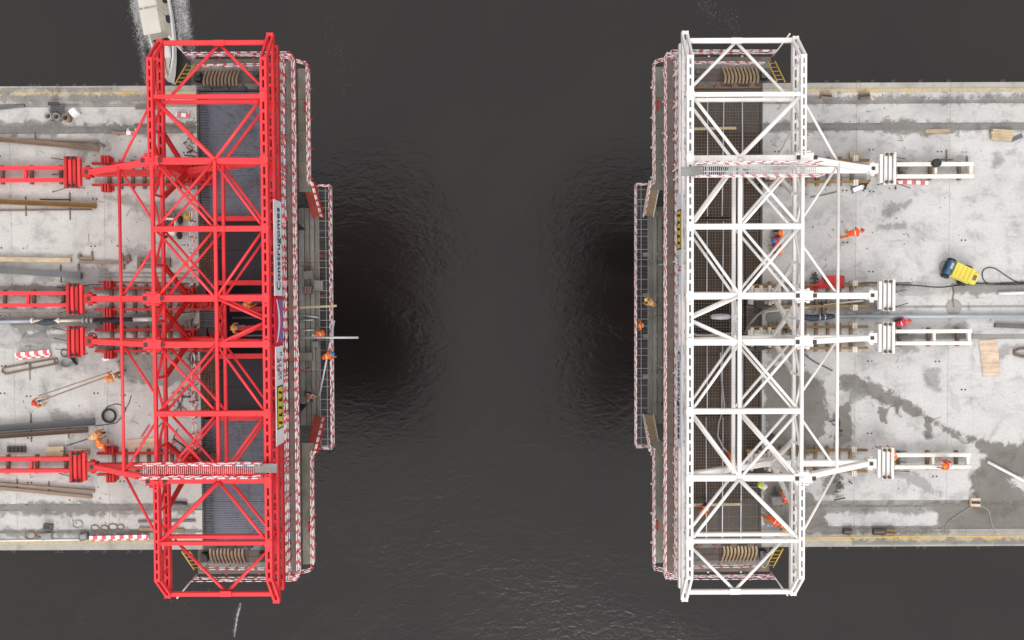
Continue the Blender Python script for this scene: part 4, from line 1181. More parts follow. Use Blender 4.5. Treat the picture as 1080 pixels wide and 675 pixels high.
# upright duct offcuts near the upper edge
for (x, y, r, lab, mt) in ((55, 124, .20, 'leftmost of four round pipe offcuts near the upper left edge', 'hose'), (63.5, 124.5, .21, 'second from left of four round pipe offcuts near the upper left edge', 'trench'), (73, 125.5, .21, 'third from left of four round pipe offcuts near the upper left edge', 'rust_light')):
    o = MB().lathe([(r * .8, .02), (r, 0), (r, .5), (r * .8, .5), (r * .78, .06)], 14, Matrix.Translation(PX(x, y, 0))).obj('pipe_offcut', M[mt], None, None, True)
    tag(o, lab, 'pipe', 'round pipe offcuts near the upper left edge')
o = MB().box((0, 0, .2), (.4, .4, .38)).lathe([(.2, .39), (.2, .44), (.14, .44), (.14, .40)], 10).obj('pipe_offcut', M['machine_white'], None, Matrix.Translation(PX(80.5, 119.5, 0)) @ Matrix.Rotation(.6, 4, 'Z'))
tag(o, 'tilted white square offcut, rightmost of four offcuts near the upper left edge', 'pipe', 'round pipe offcuts near the upper left edge')
t_ = thing('mesh_crate', 'grey mesh crate of scrap near the upper edge of the left deck', 'crate', PX(61, 114, 0), -.15)
for k in range(7): beam('crate_wire', PX(53.5 + 2.2 * k, 111, .3), PX(55 + 2.2 * k, 119.5, .3), .04, .04, M['steel'], t_)
for k in range(4): beam('crate_wire', PX(53, 111.3 + 2.6 * k, .34), PX(68.5, 111 + 2.8 * k, .34), .04, .04, M['steel'], t_)
MB().box((0, 0, .14), (.75, .42, .26)).obj('crate_body', M['trench'], t_, Matrix.Translation(PX(61, 115, 0)) @ Matrix.Rotation(-.1, 4, 'Z'))
MB().box((0, 0, .38), (.6, .18, .08)).obj('crate_lid', M['dark'], t_, Matrix.Translation(PX(60, 111, 0)))
item('steel_pipe', 'long pale pipe lying along the lower edge of the left deck', 'pipe', (-12, 570.5), (92, 569), .10, .10, M['sign_white'], 'tube')
for (x, y, w, h_, lab, mt) in ((52, 555, .5, .34, 'small grey box above the lower gutter of the left deck', 'steel'), (51, 565, .55, .38, 'light grey box on the lower edge of the left deck', 'hose'), (90, 565, .5, .42, 'grey crate left of the longest striped barrier', 'steel')):
    t_ = thing('metal_box', lab, 'box', PX(x, y, 0), random.uniform(-.2, .2), 'boxes along the lower left edge')
    Mb = WM[t_]
    MB().box((0, 0, .13), (w, h_, .26)).obj('box_body', M[mt], t_, Mb)
    MB().box((0, 0, .275), (w * .7, h_ * .6, .03)).obj('box_lid', M['dark'] if x == 52 else M['trench'], t_, Mb)
    MB().box((w * .3, h_ * .52, .18), (.12, .03, .06)).obj('box_latch', M['dark'], t_, Mb)
for i, (x, y, r) in enumerate(((82, 553, .3), (100, 557, .24), (110, 557, .22), (119, 556, .26), (127, 556, .2), (32, 564.5, .3), (42, 564, .2))):
    o = MB().tube([PX(x, y, .03) + Vector((r * math.cos(a / 12 * 6.283) * (1 + .1 * math.sin(3 * a)), r * .75 * math.sin(a / 12 * 6.283), .02 * (a % 2))) for a in range(12)], .028, 5, 0, True).obj('cable_loop', M['hose'] if i < 1 else M['rust'], None)
    tag(o, ('grey loop of cable above the long pale pipe, left of the brown loops', 'first brown cable loop above the longest striped barrier', 'second brown cable loop above the longest striped barrier',
            'third and widest brown cable loop above the longest striped barrier', 'last brown cable loop above the longest striped barrier', 'larger brown cable loop on the lower kerb left of the grey boxes',
            'smaller brown cable loop on the lower kerb next to the larger one')[i], 'cable', 'cable loops on the lower left edge')
# small generator-like machine under the red truss and the yellow bollard buoy beside it
t_ = thing('welding_machine', 'white and black machine under the red truss, left of a yellow ball', 'machine', PX(184, 240, 0))
Mb = WM[t_] @ Matrix.Rotation(R(86), 4, 'Z')
MB().box((0, 0, .45), (1.0, .62, .5)).obj('housing', M['machine_white'], t_, Mb)
MB().box((.18, 0, .72), (.36, .5, .05)).obj('control_panel', M['dark'], t_, Mb)
for sx in (-.45, .45):
    MB().lathe([(.22, -.07), (.24, 0), (.22, .07)], 14, Matrix.Translation((sx, .42, .25)) @ Matrix.Rotation(R(90), 4, 'X')).obj('wheel', M['black'], t_, Mb)
    MB().lathe([(.22, -.07), (.24, 0), (.22, .07)], 14, Matrix.Translation((sx, -.42, .25)) @ Matrix.Rotation(R(90), 4, 'X')).obj('wheel', M['black'], t_, Mb)
MB().tube([(.5, -.25, .5), (.85, -.22, .6), (.9, 0, .62), (.85, .22, .6), (.5, .25, .5)], .03, 6).obj('tow_handle', M['black'], t_, Mb)
o = MB().lathe([(.02, 0), (.16, .05), (.225, .2), (.16, .36), (.06, .42), (.04, .5)], 14, Matrix.Translation(PX(199, 228.5, 0))).obj('gas_float', M['yellow'], None, None, True)
tag(o, 'yellow ball-shaped float near the slab edge under the red gantry', 'float')

# rusted bar scraps near the slab edge
def scrap(label, cx, cy, n, spread, seed, mat='rust', ln=.7):
    rnd = random.Random(seed)
    c = PX(cx, cy, 0)
    t = thing('scrap_pile', label, 'scrap', c, 0, 'scrap piles on the decks')
    for k in range(n):
        a = rnd.uniform(0, 6.28); x, y = c.x + rnd.gauss(0, spread[0]), c.y + rnd.gauss(0, spread[1])
        L = rnd.uniform(.3, 1) * ln
        d = Vector((math.cos(a), math.sin(a), 0)) * L / 2
        p = Vector((x, y, .03 + .02 * (k % 5)))
        p.x = min(p.x, SLAB_X[-1] - .3) if c.x < 0 else max(p.x, SLAB_X[1] + .3)
        beam('scrap_bar', p - d, p + d, rnd.uniform(.03, .09), .04, M[mat if k % 3 else 'dark'], t)
scrap('dark tangle of bent bars beside the slab edge, just above the fourth tie', 202, 346, 14, (.2, .5), 1)
scrap('rusty tangle of bars at the slab edge below the lower middle red frame', 203, 377, 14, (.2, .5), 2)
scrap('dark bent bars at the slab edge by the thick lower red tie', 199, 417, 16, (.4, .4), 3)
scrap('rusty pieces beside the rear red truss below the lower middle frame', 183, 425, 10, (.35, .3), 4)
scrap('scattered dark bars at the slab edge below the topmost red frame line', 198, 160, 10, (.25, .4), 5)
scrap('scattered red-brown scraps under the lowest red frame', 178, 467, 16, (.9, .4), 6, 'red_dark', .9)
scrap('dark scraps and rods around the upper middle red frame shoe', 196, 326, 12, (.5, .2), 7)
scrap('rusty scraps beside the slab edge between the two middle white frames', 822, 348, 14, (.5, .35), 8, 'ochre')
scrap('dark oily tools on the damp patch above the lowest white frame', 884, 452, 12, (.25, .45), 9, 'dark', .5)
scrap('small scraps beside the topmost white rail anchor', 915, 195, 10, (.5, .2), 10, 'dark', .5)
scrap('scraps of timber on the drain channel under the topmost white walkway', 853, 182, 12, (.5, .3), 11, 'pine', .8)
scrap('grey rods scattered right of the white lower frame shoe', 887, 512, 10, (.3, .3), 12, 'steel', .7)

# ------------------------------------------------------------------ right deck
# compressor
c = PX(1007, 287, 0)
t_ = thing('air_compressor', 'yellow and blue wheeled compressor standing on the right deck', 'compressor', c)
Mb = Matrix.Translation(c) @ Matrix.Rotation(R(-24), 4, 'Z')
body = [(-.40, .32), (.40, .32), (.47, .50), (.40, .82), (-.40, .82), (-.47, .50)]
MB().prism(body, 1.15, Matrix.Translation((-.45, 0, 0))).obj('hood', M['machine_yellow'], t_, Mb)
MB().prism([(-.36, .30), (.36, .30), (.36, .62), (.28, .70), (-.28, .70), (-.36, .62)], .34, Matrix.Translation((.705, 0, 0))).obj('end_cover', M['machine_yellow'], t_, Mb)
MB().box((.86, 0, .705), (.2, .3, .03)).obj('grille', M['rust'], t_, Mb)
MB().box((-.60, 0, .48), (.28, .82, .36)).obj('tank', M['blue'], t_, Mb)
MB().box((-.60, .1, .68), (.16, .36, .06)).obj('tank_cap', M['pipe'], t_, Mb)
MB().box((.1, 0, .27), (1.9, .7, .1)).obj('chassis', M['navyrubber'], t_, Mb)
for sx in (-.55, .5):
    for sy in (-.5, .5):
        w_ = MB().lathe([(.21, -.08), (.24, -.05), (.24, .05), (.21, .08)], 14, Matrix.Translation((sx, sy, .24)) @ Matrix.Rotation(R(90), 4, 'X')).obj('wheel', M['black'], t_, Mb)
MB().tube([(-.86, -.3, .3), (-1.05, -.2, .25), (-1.05, .2, .25), (-.86, .3, .3)], .03, 6).obj('tow_bar', M['steel'], t_, Mb)
for k in range(4): MB().box((-.3 + .26 * k, 0, .826), (.03, .7, .012)).obj('hood_seam', M['yellow'], t_, Mb)

o = MB().add([tuple(PX(x, y, z)) for z in (.02, .045) for x, y in ((1032.5, 359.5), (1052, 357.5), (1055, 395), (1037, 397.5))], [(3, 2, 1, 0), (4, 5, 6, 7), (0, 1, 5, 4), (1, 2, 6, 5), (2, 3, 7, 6), (3, 0, 4, 7)]).obj('plywood_sheet', M['ply'], None)
tag(o, 'bare pale plywood sheet at the end of the middle white rails', 'plywood')
o = MB().lathe([(.44, 0), (.45, .02), (.45, .035), (.40, .042), (.1, .05)], 22, Matrix.Translation(PX(1006, 324, 0.004))).obj('manhole_cover', M['trench'], None)
tag(o, 'round dark disc lying between the two middle white frame lines', 'cover')
item('steel_pipe', 'long blue-grey pipe running between the two middle white frames', 'pipe', (884, 333.5), (1095, 333.5), .24, .24, M['pipe'], 'tube')
item('steel_pipe', 'white plastic pipe at the right edge above the long blue-grey pipe', 'pipe', (1053, 309.5), (1095, 308.5), .18, .18, M['sign_white'], 'tube')
item('steel_bar', 'dark grey bar below the long blue-grey pipe at the right edge', 'rod', (1049, 343), (1095, 345), .26, .16, M['steel'], 'box')
item('steel_pipe', 'white pipe lying aslant near the lower right corner', 'pipe', (1041.5, 487), (1095, 515), .17, .17, M['machine_white'], 'tube')
o = MB().tube([PX(x, y, .1) for x, y in ((1095, 367), (1076, 367.5), (1069.5, 370), (1070, 374), (1078, 376), (1095, 376))], .08, 6).obj('bent_bar', M['rust'], None, None, True)
tag(o, 'brown bent bar end at the right edge beside the plywood sheet', 'bar')
# dark rubber end hose of the pump line, right deck
t_ = thing('pump_hose', 'dark slate rubber pump hose at the end of the blue-grey pipe', 'hose', PX(862, 334, 0))
MB().tube([PX(x, y, .16) for x, y in ((846, 331.5), (849, 334.5), (856, 335.5), (864, 335), (872, 334), (880, 333.5))], [.10, .17, .19, .17, .18, .12], 10).obj('hose_body', M['navyrubber'], t_, None, True)
for x in (864, 869.5): MB().lathe([(.19, -.03), (.2, 0), (.19, .03)], 12).obj('hose_clamp', M['galv'], t_, Matrix.Translation(PX(x, 334.5, .16)) @ Matrix.Rotation(R(90), 4, 'Y'))
MB().tube([PX(867, y, .22) for y in (318, 323, 328, 333)], [.1, .06, .04, .05], 6).obj('lifting_strap', M['black'], t_)
# white thin pipe and hose into the white formwork
item('steel_pipe', 'thin white pipe slanting under the upper middle white frame', 'pipe', (806, 329), (910, 317), .12, .12, M['machine_white'], 'tube', .05)
o = MB().tube([PX(x, y, z) for x, y, z in ((830, 325.5, .12), (818, 325, .1), (806, 327, .06), (798, 333, .05), (791, 342, .0), (786, 352, -.3))], .085, 8).obj('grey_hose', M['hose'], None, None, True)
tag(o, 'curved grey hose dropping into the white formwork between the middle frames', 'hose')
o = MB().tube([PX(x, y, 0.02) for x, y in ((728, 351), (736, 353.5), (748, 353.5), (760, 352), (776, 351.5))], .07, 8).obj('grey_hose', M['hose'], None, None, True)
tag(o, 'grey hose lying on the reinforcing mat beside the lower middle white frame', 'hose')
o = MB().tube([PX(x, y, 0.02) for x, y in ((760, 372), (761, 400), (764, 428), (758, 446), (757, 460), (763, 472), (769, 479))], .05, 8).obj('thin_hose', M['hose'], None, None, True)
tag(o, 'thin pale hose winding down the reinforcing mat toward an orange worker', 'hose')
o = MB().lathe([(.03, -.6), (.16, -.5), (.2, 0), (.17, .45), (.06, .6)], 10, Matrix.Translation(PX(760, 334, .1)) @ Matrix.Rotation(R(90), 4, 'Y')).obj('vibrator_motor', M['galv'], None, None, True)
tag(o, 'shiny pale cylinder on the dark mesh inside the white gantry', 'motor')
# red machine frame under the white gantry
t_ = thing('hoist_frame', 'red steel frame machine beside the upper middle white frame', 'machine', PX(874, 299, 0))
for a, b_, w in (((868, 292), (889, 291.5), .12), ((868, 303), (889, 303), .12), ((869, 292), (869, 303), .12), ((888, 291), (889, 304), .12), ((879, 292), (879, 303), .1), ((855, 305), (870, 297), .3), ((856, 303), (868, 303), .16)):
    beam('frame_bar', PX(a[0], a[1], .3), PX(b_[0], b_[1], .3), w, .16, M['red_dark'], t_)
MB().box((0, 0, .2), (.9, .5, .3)).obj('winch_body', M['red_dark'], t_, Matrix.Translation(PX(878, 297.5, 0)))
for a, b_ in (((857, 289), (863, 295)), ((855, 294), (862, 290)), ((860, 287), (859, 297)), ((855, 299), (862, 298))):
    beam('hose_end', PX(a[0], a[1], .2), PX(b_[0], b_[1], .12), .1, .1, M['dark'], t_)
for x in (870, 888):
    MB().box((0, 0, .06), (.2, .66, .12)).obj('skid', M['dark'], t_, Matrix.Translation(PX(x, 297.5, 0)))
# cables
def cable(label, pts, r=.022, mat='black', z=.03, name='electric_cable'):
    P = [PX(x, y, z) for x, y in pts]
    # smooth
    Q = []
    for i in range(len(P) - 1):
        p0, p1, p2, p3 = P[max(i - 1, 0)], P[i], P[i + 1], P[min(i + 2, len(P) - 1)]
        for k in range(4):
            t = k / 4
            Q.append(.5 * ((2 * p1) + (p2 - p0) * t + (2 * p0 - 5 * p1 + 4 * p2 - p3) * t * t + (3 * p1 - p0 - 3 * p2 + p3) * t ** 3))
    Q.append(P[-1])
    return tag(MB().tube(Q, r, 5).obj(name, M[mat], None, None, True), label, 'cable')
cable('black cable running right from the upper middle white anchor past the compressor', ((902, 303), (908, 299), (920, 298), (940, 300), (965, 301), (990, 303), (1010, 301), (1030, 299), (1060, 300), (1095, 299)), .03)
cable('black cable loop curving at the right edge behind the compressor', ((1095, 302), (1072, 297), (1060, 290), (1049, 283), (1040, 283), (1036, 288), (1038, 296), (1045, 299.5), (1062, 298.5), (1095, 297)), .028)
cable('thin brown wire tied above the round dark disc', ((1005, 300), (1006, 308), (1005, 316), (1006, 324)), .03, 'ochre', .06)
cable('thin dark cable on the deck under the white gantry below the upper frames', ((855, 208), (866, 206), (880, 203), (886, 200)), .03, 'steel')
cable('two-strand cable under the white rear tie below the lower middle frame', ((846, 372), (858, 381), (868, 386), (878, 391)), .03, 'dark')
cable('pale cable wandering over the damp concrete at lower right', ((997, 562), (999, 552), (1008, 545), (1020, 537), (1030, 532), (1042, 538), (1046, 552), (1050, 562)), .03, 'hose')
cable('long yellow hose along the lower edge of the right deck', ((850, 567), (880, 566.5), (940, 566), (990, 565), (1040, 565.5), (1095, 564)), .035, 'yellow', .2)
cable('thin wire rising from the middle red rail sleepers on the left deck', ((60, 303), (82, 302), (98, 300), (120, 301)), .02, 'dark')
cable('dark cable beside the crouching orange worker on the left deck', ((70, 470), (80, 467), (92, 463)), .025, 'dark')
cable('dark rod-like cable pointing right from the small bending worker', ((98, 460), (104, 458), (111, 456)), .06, 'dark')
# small boxes along the edges of the right deck
for (x, y, w, h_, lab, mt) in ((870.5, 102, .6, .34, 'left one of two brown boxes along the upper kerb of the right deck', 'rust_light'), (910.5, 102, .6, .34, 'right one of two brown boxes along the upper kerb of the right deck', 'rust'), (926, 560, .7, .35, 'dark box beside the orange one on the lower kerb of the right deck', 'dark'), (938, 560.5, .55, .3, 'orange-brown box on the lower kerb of the right deck', 'ochre'), (893, 560, .5, .3, 'dark flat box on the lower kerb left of the orange one', 'dark'), (1027, 529, .55, .5, 'pinkish square hatch box in the lower drain channel', 'ply')):
    t_ = thing('tool_crate', lab, 'crate', PX(x, y, 0.02), random.uniform(-.12, .12), 'crates along the edges of the right deck')
    Mb = WM[t_]
    MB().box((0, 0, .12), (w, h_, .22)).obj('crate_body', M[mt], t_, Mb)
    MB().box((0, 0, .245), (w * .9, h_ * .3, .03)).obj('crate_strap', M['dark'] if mt != 'dark' else M['rust'], t_, Mb)
    MB().box((w * .52, 0, .15), (.03, .14, .05)).obj('crate_handle', M['rust'], t_, Mb)
o = MB().lathe([(.24, 0), (.30, .06), (.30, .14), (.24, .2), (.15, .2)], 16, Matrix.Translation(PX(812, 462, 0))).obj('tyre', M['black'], None, None, True)
tag(o, 'black round bucket lid near the slab edge under the white gantry', 'lid')
t_ = thing('equipment_box', 'grey square equipment box beside the lime-jacketed worker', 'box', PX(818, 526, 0), .15)
MB().box((0, 0, .25), (.66, .5, .46)).obj('box_body', M['hose'], t_, WM[t_])
MB().box((0, 0, .495), (.6, .44, .03)).obj('box_lid', M['trench'], t_, WM[t_])
for sy in (-.26, .26): MB().box((0, sy, .3), (.2, .03, .05)).obj('box_handle', M['dark'], t_, WM[t_])
t_ = thing('pump_unit', 'pale pump unit beside the topmost white rail anchor', 'pump', PX(903, 199.5, 0), .35)
MB().box((0, 0, .2), (.55, .26, .2)).obj('pump_body', M['sign_white'], t_, WM[t_])
MB().rod((-.3, 0, .16), (.4, .05, .16), .09, 10).obj('pump_motor', M['galv'], t_, WM[t_])
MB().box((0, 0, .05), (.6, .3, .1)).obj('pump_base', M['dark'], t_, WM[t_])
o = MB().lathe([(.22, 0), (.25, .05), (.25, .3), (.22, .32)], 14, Matrix.Translation(PX(986, 172.5, .52))).obj('bucket', M['black'], None, None, True)
tag(o, 'black bucket on the topmost white rail track', 'bucket')
t_ = thing('rod_stand', 'upright threaded rods with nuts above the topmost white rails', 'rods', PX(998, 168, 0))
for a, b_ in (((998.5, 158), (998.5, 172)), ((992, 168), (1005, 168.5)), ((1020, 165), (1020, 172))): beam('threaded_rod', PX(a[0], a[1], .06), PX(b_[0], b_[1], .06), .06, .06, M['rust'], t_)
# pale timber, pipes and boxes on the red gantry's bottom platform
ZP = -4.1
item('timber_beam', 'pale timber sticking out over the water from the red platform', 'timber', (316, 324.5), (355, 322.5), .14, .12, M['pine'], 'box', ZP + 1.05)
item('steel_pipe', 'light grey pipe reaching out over the water from the red platform', 'pipe', (316, 356), (378, 356), .14, .14, M['galv'], 'tube', ZP + 1.0)
tag(beam('steel_pipe', PX(337, 417, ZP + .08), PX(352.5, 338, ZP + 1.08), .12, .12, M['galv'], None, 'tube'), 'pale pipe leaning lengthwise on the rail of the red platform', 'pipe')
for y0, y1, x1, lab in ((332, 335, 337, 'upper of three short grey pipes beside the pale timber on the red platform'), (338, 337.5, 331, 'middle of three short grey pipes below the pale timber on the red platform'), (348.5, 348, 332, 'lowest of three short grey pipes beside the orange worker on the red platform')):
    item('steel_pipe', lab, 'pipe', (316, y0), (x1, y1), .1, .1, M['galv'], 'tube', ZP + .0, 'short grey pipes on the red platform')
for (x, y, w, h_, rz, lab, mt) in ((336, 301, .5, .62, 0, 'square grey plate box on the red platform above the pale timber', 'trench'), (325, 290, .6, .5, .1, 'grey box with ribs on the red platform near the striped rail', 'board_green'), (325, 306, .5, .5, -.1, 'reddish brown box on the red platform beside the square plate box', 'rebar_red'),
        (322, 376, .9, .5, 0, 'grey-green pallet on the red platform beside the blue-helmeted worker', 'board_green'), (333, 363, .35, .35, .3, 'small round grey drum on the red platform between the two orange workers', 'trench')):
    t_ = thing('site_box', lab, 'box', PX(x, y, ZP + .25) + Vector((0, 0, -.25)), rz, 'boxes on the red platform')
    Mb = WM[t_]
    MB().box((0, 0, .16), (w, h_, .3)).obj('box_body', M[mt], t_, Mb)
    for k in (-.3, 0, .3): MB().box((k * w, 0, .325), (.06, h_ * .9, .03)).obj('box_rib', M['board_grey'], t_, Mb)

# ------------------------------------------------------------------ people
def person(label, px, py, z, pose, head_deg, top, legs, helmet, lift=None, hair='dark'):
    """one continuous skinned body; local +x is forward"""
    V, E_, Rr, Lb = [], [], [], []
    def vert(p, r): V.append(Vector(p)); Rr.append(r); return len(V) - 1
    def edge(a, b_, lab): E_.append((a, b_)); Lb.append(lab)
    P = dict(lean=8, hip=.93, stride=.12, arm='down', knee=0.0)
    P.update({'stand': {}, 'walk': dict(stride=.32, lean=10), 'carry': dict(lean=18, arm='front', stride=.2),
              'bend': dict(lean=72, arm='ground', stride=.2, hip=.86), 'reach': dict(lean=45, arm='front', stride=.25, hip=.9),
              'crouch': dict(lean=48, arm='ground', hip=.42, knee=.42, stride=.05), 'sit': dict(lean=25, arm='front', hip=.22, knee=.5, stride=0.0)}[pose])
    l = R(P['lean']); hip = P['hip']
    def T_(d, side=0.0, fwd=0.0):      # along the spine
        return (math.sin(l) * d + math.cos(l) * fwd, side, hip + math.cos(l) * d - math.sin(l) * fwd)
    pel = vert((0, 0, hip), .135)
    sp = vert(T_(.24), .14); ch = vert(T_(.44), .165); nk = vert(T_(.58), .062); hd = vert(T_(.68, 0, .03), .095); ht = vert(T_(.79, 0, .03), .085)
    nose = vert(T_(.70, 0, .13), .022)
    edge(pel, sp, 'top'); edge(sp, ch, 'top'); edge(ch, nk, 'top'); edge(nk, hd, 'skin'); edge(hd, ht, 'skin'); edge(hd, nose, 'skin')
    for sd in (-1, 1):
        sh = vert(T_(.47, sd * .20), .075)
        if P['arm'] == 'down':
            el = vert(T_(.20, sd * .27, .02), .052); wr = vert(T_(-.02, sd * .27, .12), .038); ha = vert(T_(-.09, sd * .265, .15), .036)
        elif P['arm'] == 'front':
            el = vert(T_(.24, sd * .27, .16), .052); wr = vert(T_(.22, sd * .20, .40), .038); ha = vert(T_(.21, sd * .19, .49), .036)
        else:
            q = Vector(T_(.47, sd * .2))
            el = vert((q.x + .06, sd * .25, q.z - .25), .052); wr = vert((q.x + .18, sd * .22, max(q.z - .47, .12)), .038); ha = vert((q.x + .23, sd * .22, max(q.z - .54, .06)), .036)
        edge(ch, sh, 'top'); edge(sh, el, 'top'); edge(el, wr, 'top'); edge(wr, ha, 'skin')
        dv = (V[ha] - V[wr]).normalized()
        for k, (off, ln) in enumerate(((-.030, .075), (-.010, .088), (.010, .082), (.028, .062))):
            f1 = vert(V[ha] + dv * ln * .6 + Vector((0, off, 0)), .009); f2 = vert(V[ha] + dv * ln + Vector((.01, off, -.022)), .0085)
            edge(ha, f1, 'skin'); edge(f1, f2, 'skin')
        th = vert((V[wr] + V[ha]) / 2 + Vector((.02, -sd * .045, .005)), .010); th2 = vert(V[ha] + dv * .03 + Vector((.015, -sd * .055, -.005)), .009)
        edge(wr, th, 'skin'); edge(th, th2, 'skin')
        st = P['stride'] * sd
        hp = vert((0, sd * .10, hip - .03), .10)
        kn = vert((st * .55 + P['knee'] * 1.0, sd * (.11 + P['knee'] * .15), (hip + .05) * .5 + P['knee'] * .42), .072)
        an = vert((st - .02 + P['knee'] * (.85 if pose == 'sit' else .25), sd * (.11 + P['knee'] * .12), .09), .05)
        to = vert((V[an].x + .18, V[an].y + sd * .02, .045), .045)
        he = vert((V[an].x - .05, V[an].y, .045), .045)
        edge(pel, hp, 'legs'); edge(hp, kn, 'legs'); edge(kn, an, 'legs'); edge(an, to, 'boots'); edge(an, he, 'boots')
    me = bpy.data.meshes.new('person'); me.from_pydata([tuple(v) for v in V], E_, [])
    tmp = bpy.data.objects.new('person_tmp', me); sc.collection.objects.link(tmp)
    sk = tmp.modifiers.new('skin', 'SKIN'); sk.use_smooth_shade = True
    for i, v in enumerate(me.skin_vertices[0].data):
        v.radius = (Rr[i], Rr[i]); v.use_root = (i == 0)
    sb = tmp.modifiers.new('sub', 'SUBSURF'); sb.levels = 1; sb.render_levels = 1
    dg = bpy.context.evaluated_depsgraph_get(); dg.update()
    out = bpy.data.meshes.new_from_object(tmp.evaluated_get(dg)); out.name = 'person'
    bpy.data.objects.remove(tmp)
    out.materials.clear()
    order = ['top', 'legs', 'skin', 'boots']
    for k in (M[top], M[legs], M['skin'], M['black']): out.materials.append(k)
    for p in out.polygons:
        c_ = p.center; best, bl = 9, 'top'
        for (a, b_), lab in zip(E_, Lb):
            A, B_ = V[a], V[b_]; d = B_ - A
            t = max(0, min(1, (c_ - A).dot(d) / max(d.length_squared, 1e-9)))
            q = (c_ - A - d * t).length - .6 * (Rr[a] * (1 - t) + Rr[b_] * t)
            if q < best: best, bl = q, lab
        p.material_index = order.index(bl); p.use_smooth = True
    base = PX(px, py, z + (lift if lift is not None else {'crouch': .5, 'sit': .4, 'bend': .7}.get(pose, 1.0))); base.z = z
    Mw = Matrix.Translation(base) @ Matrix.Rotation(R(head_deg), 4, 'Z') @ Matrix.Rotation(0, 4, 'X')
    o = put(bpy.data.objects.new('person', out), Mw)
    tag(o, label, 'person', 'workers on the bridge')
    A = V[hd].lerp(V[ht], .35); up = (V[ht] - V[nk]).normalized()
    rot = up.to_track_quat('Z', 'Y').to_matrix().to_4x4()
    if helmet:
        h = MB().lathe([(.148, -.01), (.150, .0), (.128, .012), (.124, .05), (.104, .105), (.062, .14), (.015, .152)], 14)
        h.add([(.10, -.09, .0), (.19, -.05, -.012), (.19, .05, -.012), (.10, .09, .0), (.10, -.09, .015), (.19, -.05, .004), (.19, .05, .004), (.10, .09, .015)], [(0, 3, 2, 1), (4, 5, 6, 7), (0, 1, 5, 4), (1, 2, 6, 5), (2, 3, 7, 6)])
        h.obj('helmet', M[helmet], o, Mw @ Matrix.Translation(A) @ rot, True)
    else:
        MB().lathe([(.105, -.02), (.112, .03), (.09, .09), (.03, .115)], 12).obj('hair', M['ink'], o, Mw @ Matrix.Translation(A) @ rot, True)
    # reflective band round the chest
    if top not in ('skin',):
        bc = V[sp].lerp(V[ch], .5); bu = (V[ch] - V[sp]).normalized().to_track_quat('Z', 'Y').to_matrix().to_4x4()
        MB().lathe([(.165, -.022), (.172, 0), (.165, .022)], 14).obj('reflective_band', M['sign_white'], o, Mw @ Matrix.Translation(bc) @ bu)
    return o

person('worker in tan orange holding the lower left end of two long bars', 38, 426, 0, 'carry', 25, 'tan_wear', 'grey_wear', 'h_red')
person('worker in tan orange holding the upper right end of two long bars', 122, 396, 0, 'carry', 205, 'tan_wear', 'grey_wear', 'h_orange')
person('small bending worker in orange next to the dark cable on the left deck', 96, 461.5, 0, 'bend', 20, 'tan_wear', 'grey_wear', 'h_orange')
person('crouching worker in bright orange beside the flat brown timber bundle', 108, 474, 0, 'reach', 95, 'orange', 'red_wear', 'h_orange')
person('worker with pale yellow helmet inside the red gantry between the middle frames', 247, 346, .035, 'walk', 0, 'tan_wear', 'grey_wear', 'h_yellow')
person('crouching worker in orange and lime inside the red gantry by the upper middle frame', 257, 323, .035, 'crouch', 30, 'orange', 'hivis', 'h_orange')
person('orange worker with white helmet crouching on the red platform over the water', 341, 351, ZP, 'crouch', 200, 'orange', 'orange', 'h_white')
person('orange worker with blue helmet bending on the red platform over the water', 341, 377, ZP, 'bend', 20, 'orange', 'navy_wear', 'h_blue')
person('bare-chested worker in dark trousers on the red platform near its lower stair', 323, 416, ZP + .08, 'reach', 320, 'skin', 'navy_wear', None)
person('bending worker in red and orange alone on the open right deck', 894, 247, 0, 'bend', 15, 'orange_red', 'orange', 'h_red')
person('upper of two orange workers sitting at the slab edge under the white gantry', 826, 245, 0, 'sit', 190, 'orange', 'navy_wear', 'h_orange')
person('worker in red sitting between two orange workers under the white gantry', 824, 256, 0, 'crouch', 170, 'red_wear', 'navy_wear', 'h_blue')
person('lower of two orange workers sitting at the slab edge under the white gantry', 825, 266, 0, 'sit', 160, 'orange', 'navy_wear', 'h_orange')
person('worker in red shirt beside the lower middle white anchor block', 947, 342, 0, 'bend', 170, 'red_wear', 'ink', 'h_red') if False else None
person('worker in red shirt and black trousers above the middle white rails', 946, 342, 0, 'crouch', 20, 'red_wear', 'navy_wear', 'h_red')
person('worker in orange jacket and yellow trousers between the lowest white rails', 943, 483, 0, 'bend', 130, 'orange', 'yellow_wear', 'h_yellow')
person('worker in orange and blue bending over the end of the lowest white rails', 1003, 490, .5, 'crouch', 180, 'orange_red', 'navy_wear', 'h_orange')
person('worker in a lime jacket at the slab edge below the lowest white frame', 801, 512, -.1, 'walk', 30, 'hivis', 'grey_wear', 'h_white')
person('orange worker next to the grey square box under the white gantry', 825, 519, 0, 'bend', 300, 'orange_red', 'grey_wear', 'h_orange')
person('orange worker bending below the grey square box under the white gantry', 811, 546, 0, 'bend', 330, 'orange_red', 'orange', 'h_orange')
person('orange worker standing on the reinforcing mat at the end of the thin hose', 772, 482, -.1, 'bend', 270, 'orange_red', 'orange', 'h_orange')
person('orange worker crouching by the lower plank on the reinforcing mat', 748, 535, -.1, 'crouch', 200, 'orange', 'navy_wear', 'h_orange')
person('orange-helmeted worker at the outer rail of the white gantry platform', 676, 343, ZP - .05, 'stand', 180, 'orange', 'grey_wear', 'h_orange')
person('tan worker against the inner rail of the white gantry platform', 691, 322, ZP + .03, 'bend', 150, 'tan_wear', 'grey_wear', 'h_yellow')
person('orange worker by the lower kerb under the white gantry, lowest of all', 826, 558, 0, 'crouch', 0, 'tan_wear', 'grey_wear', 'h_orange')
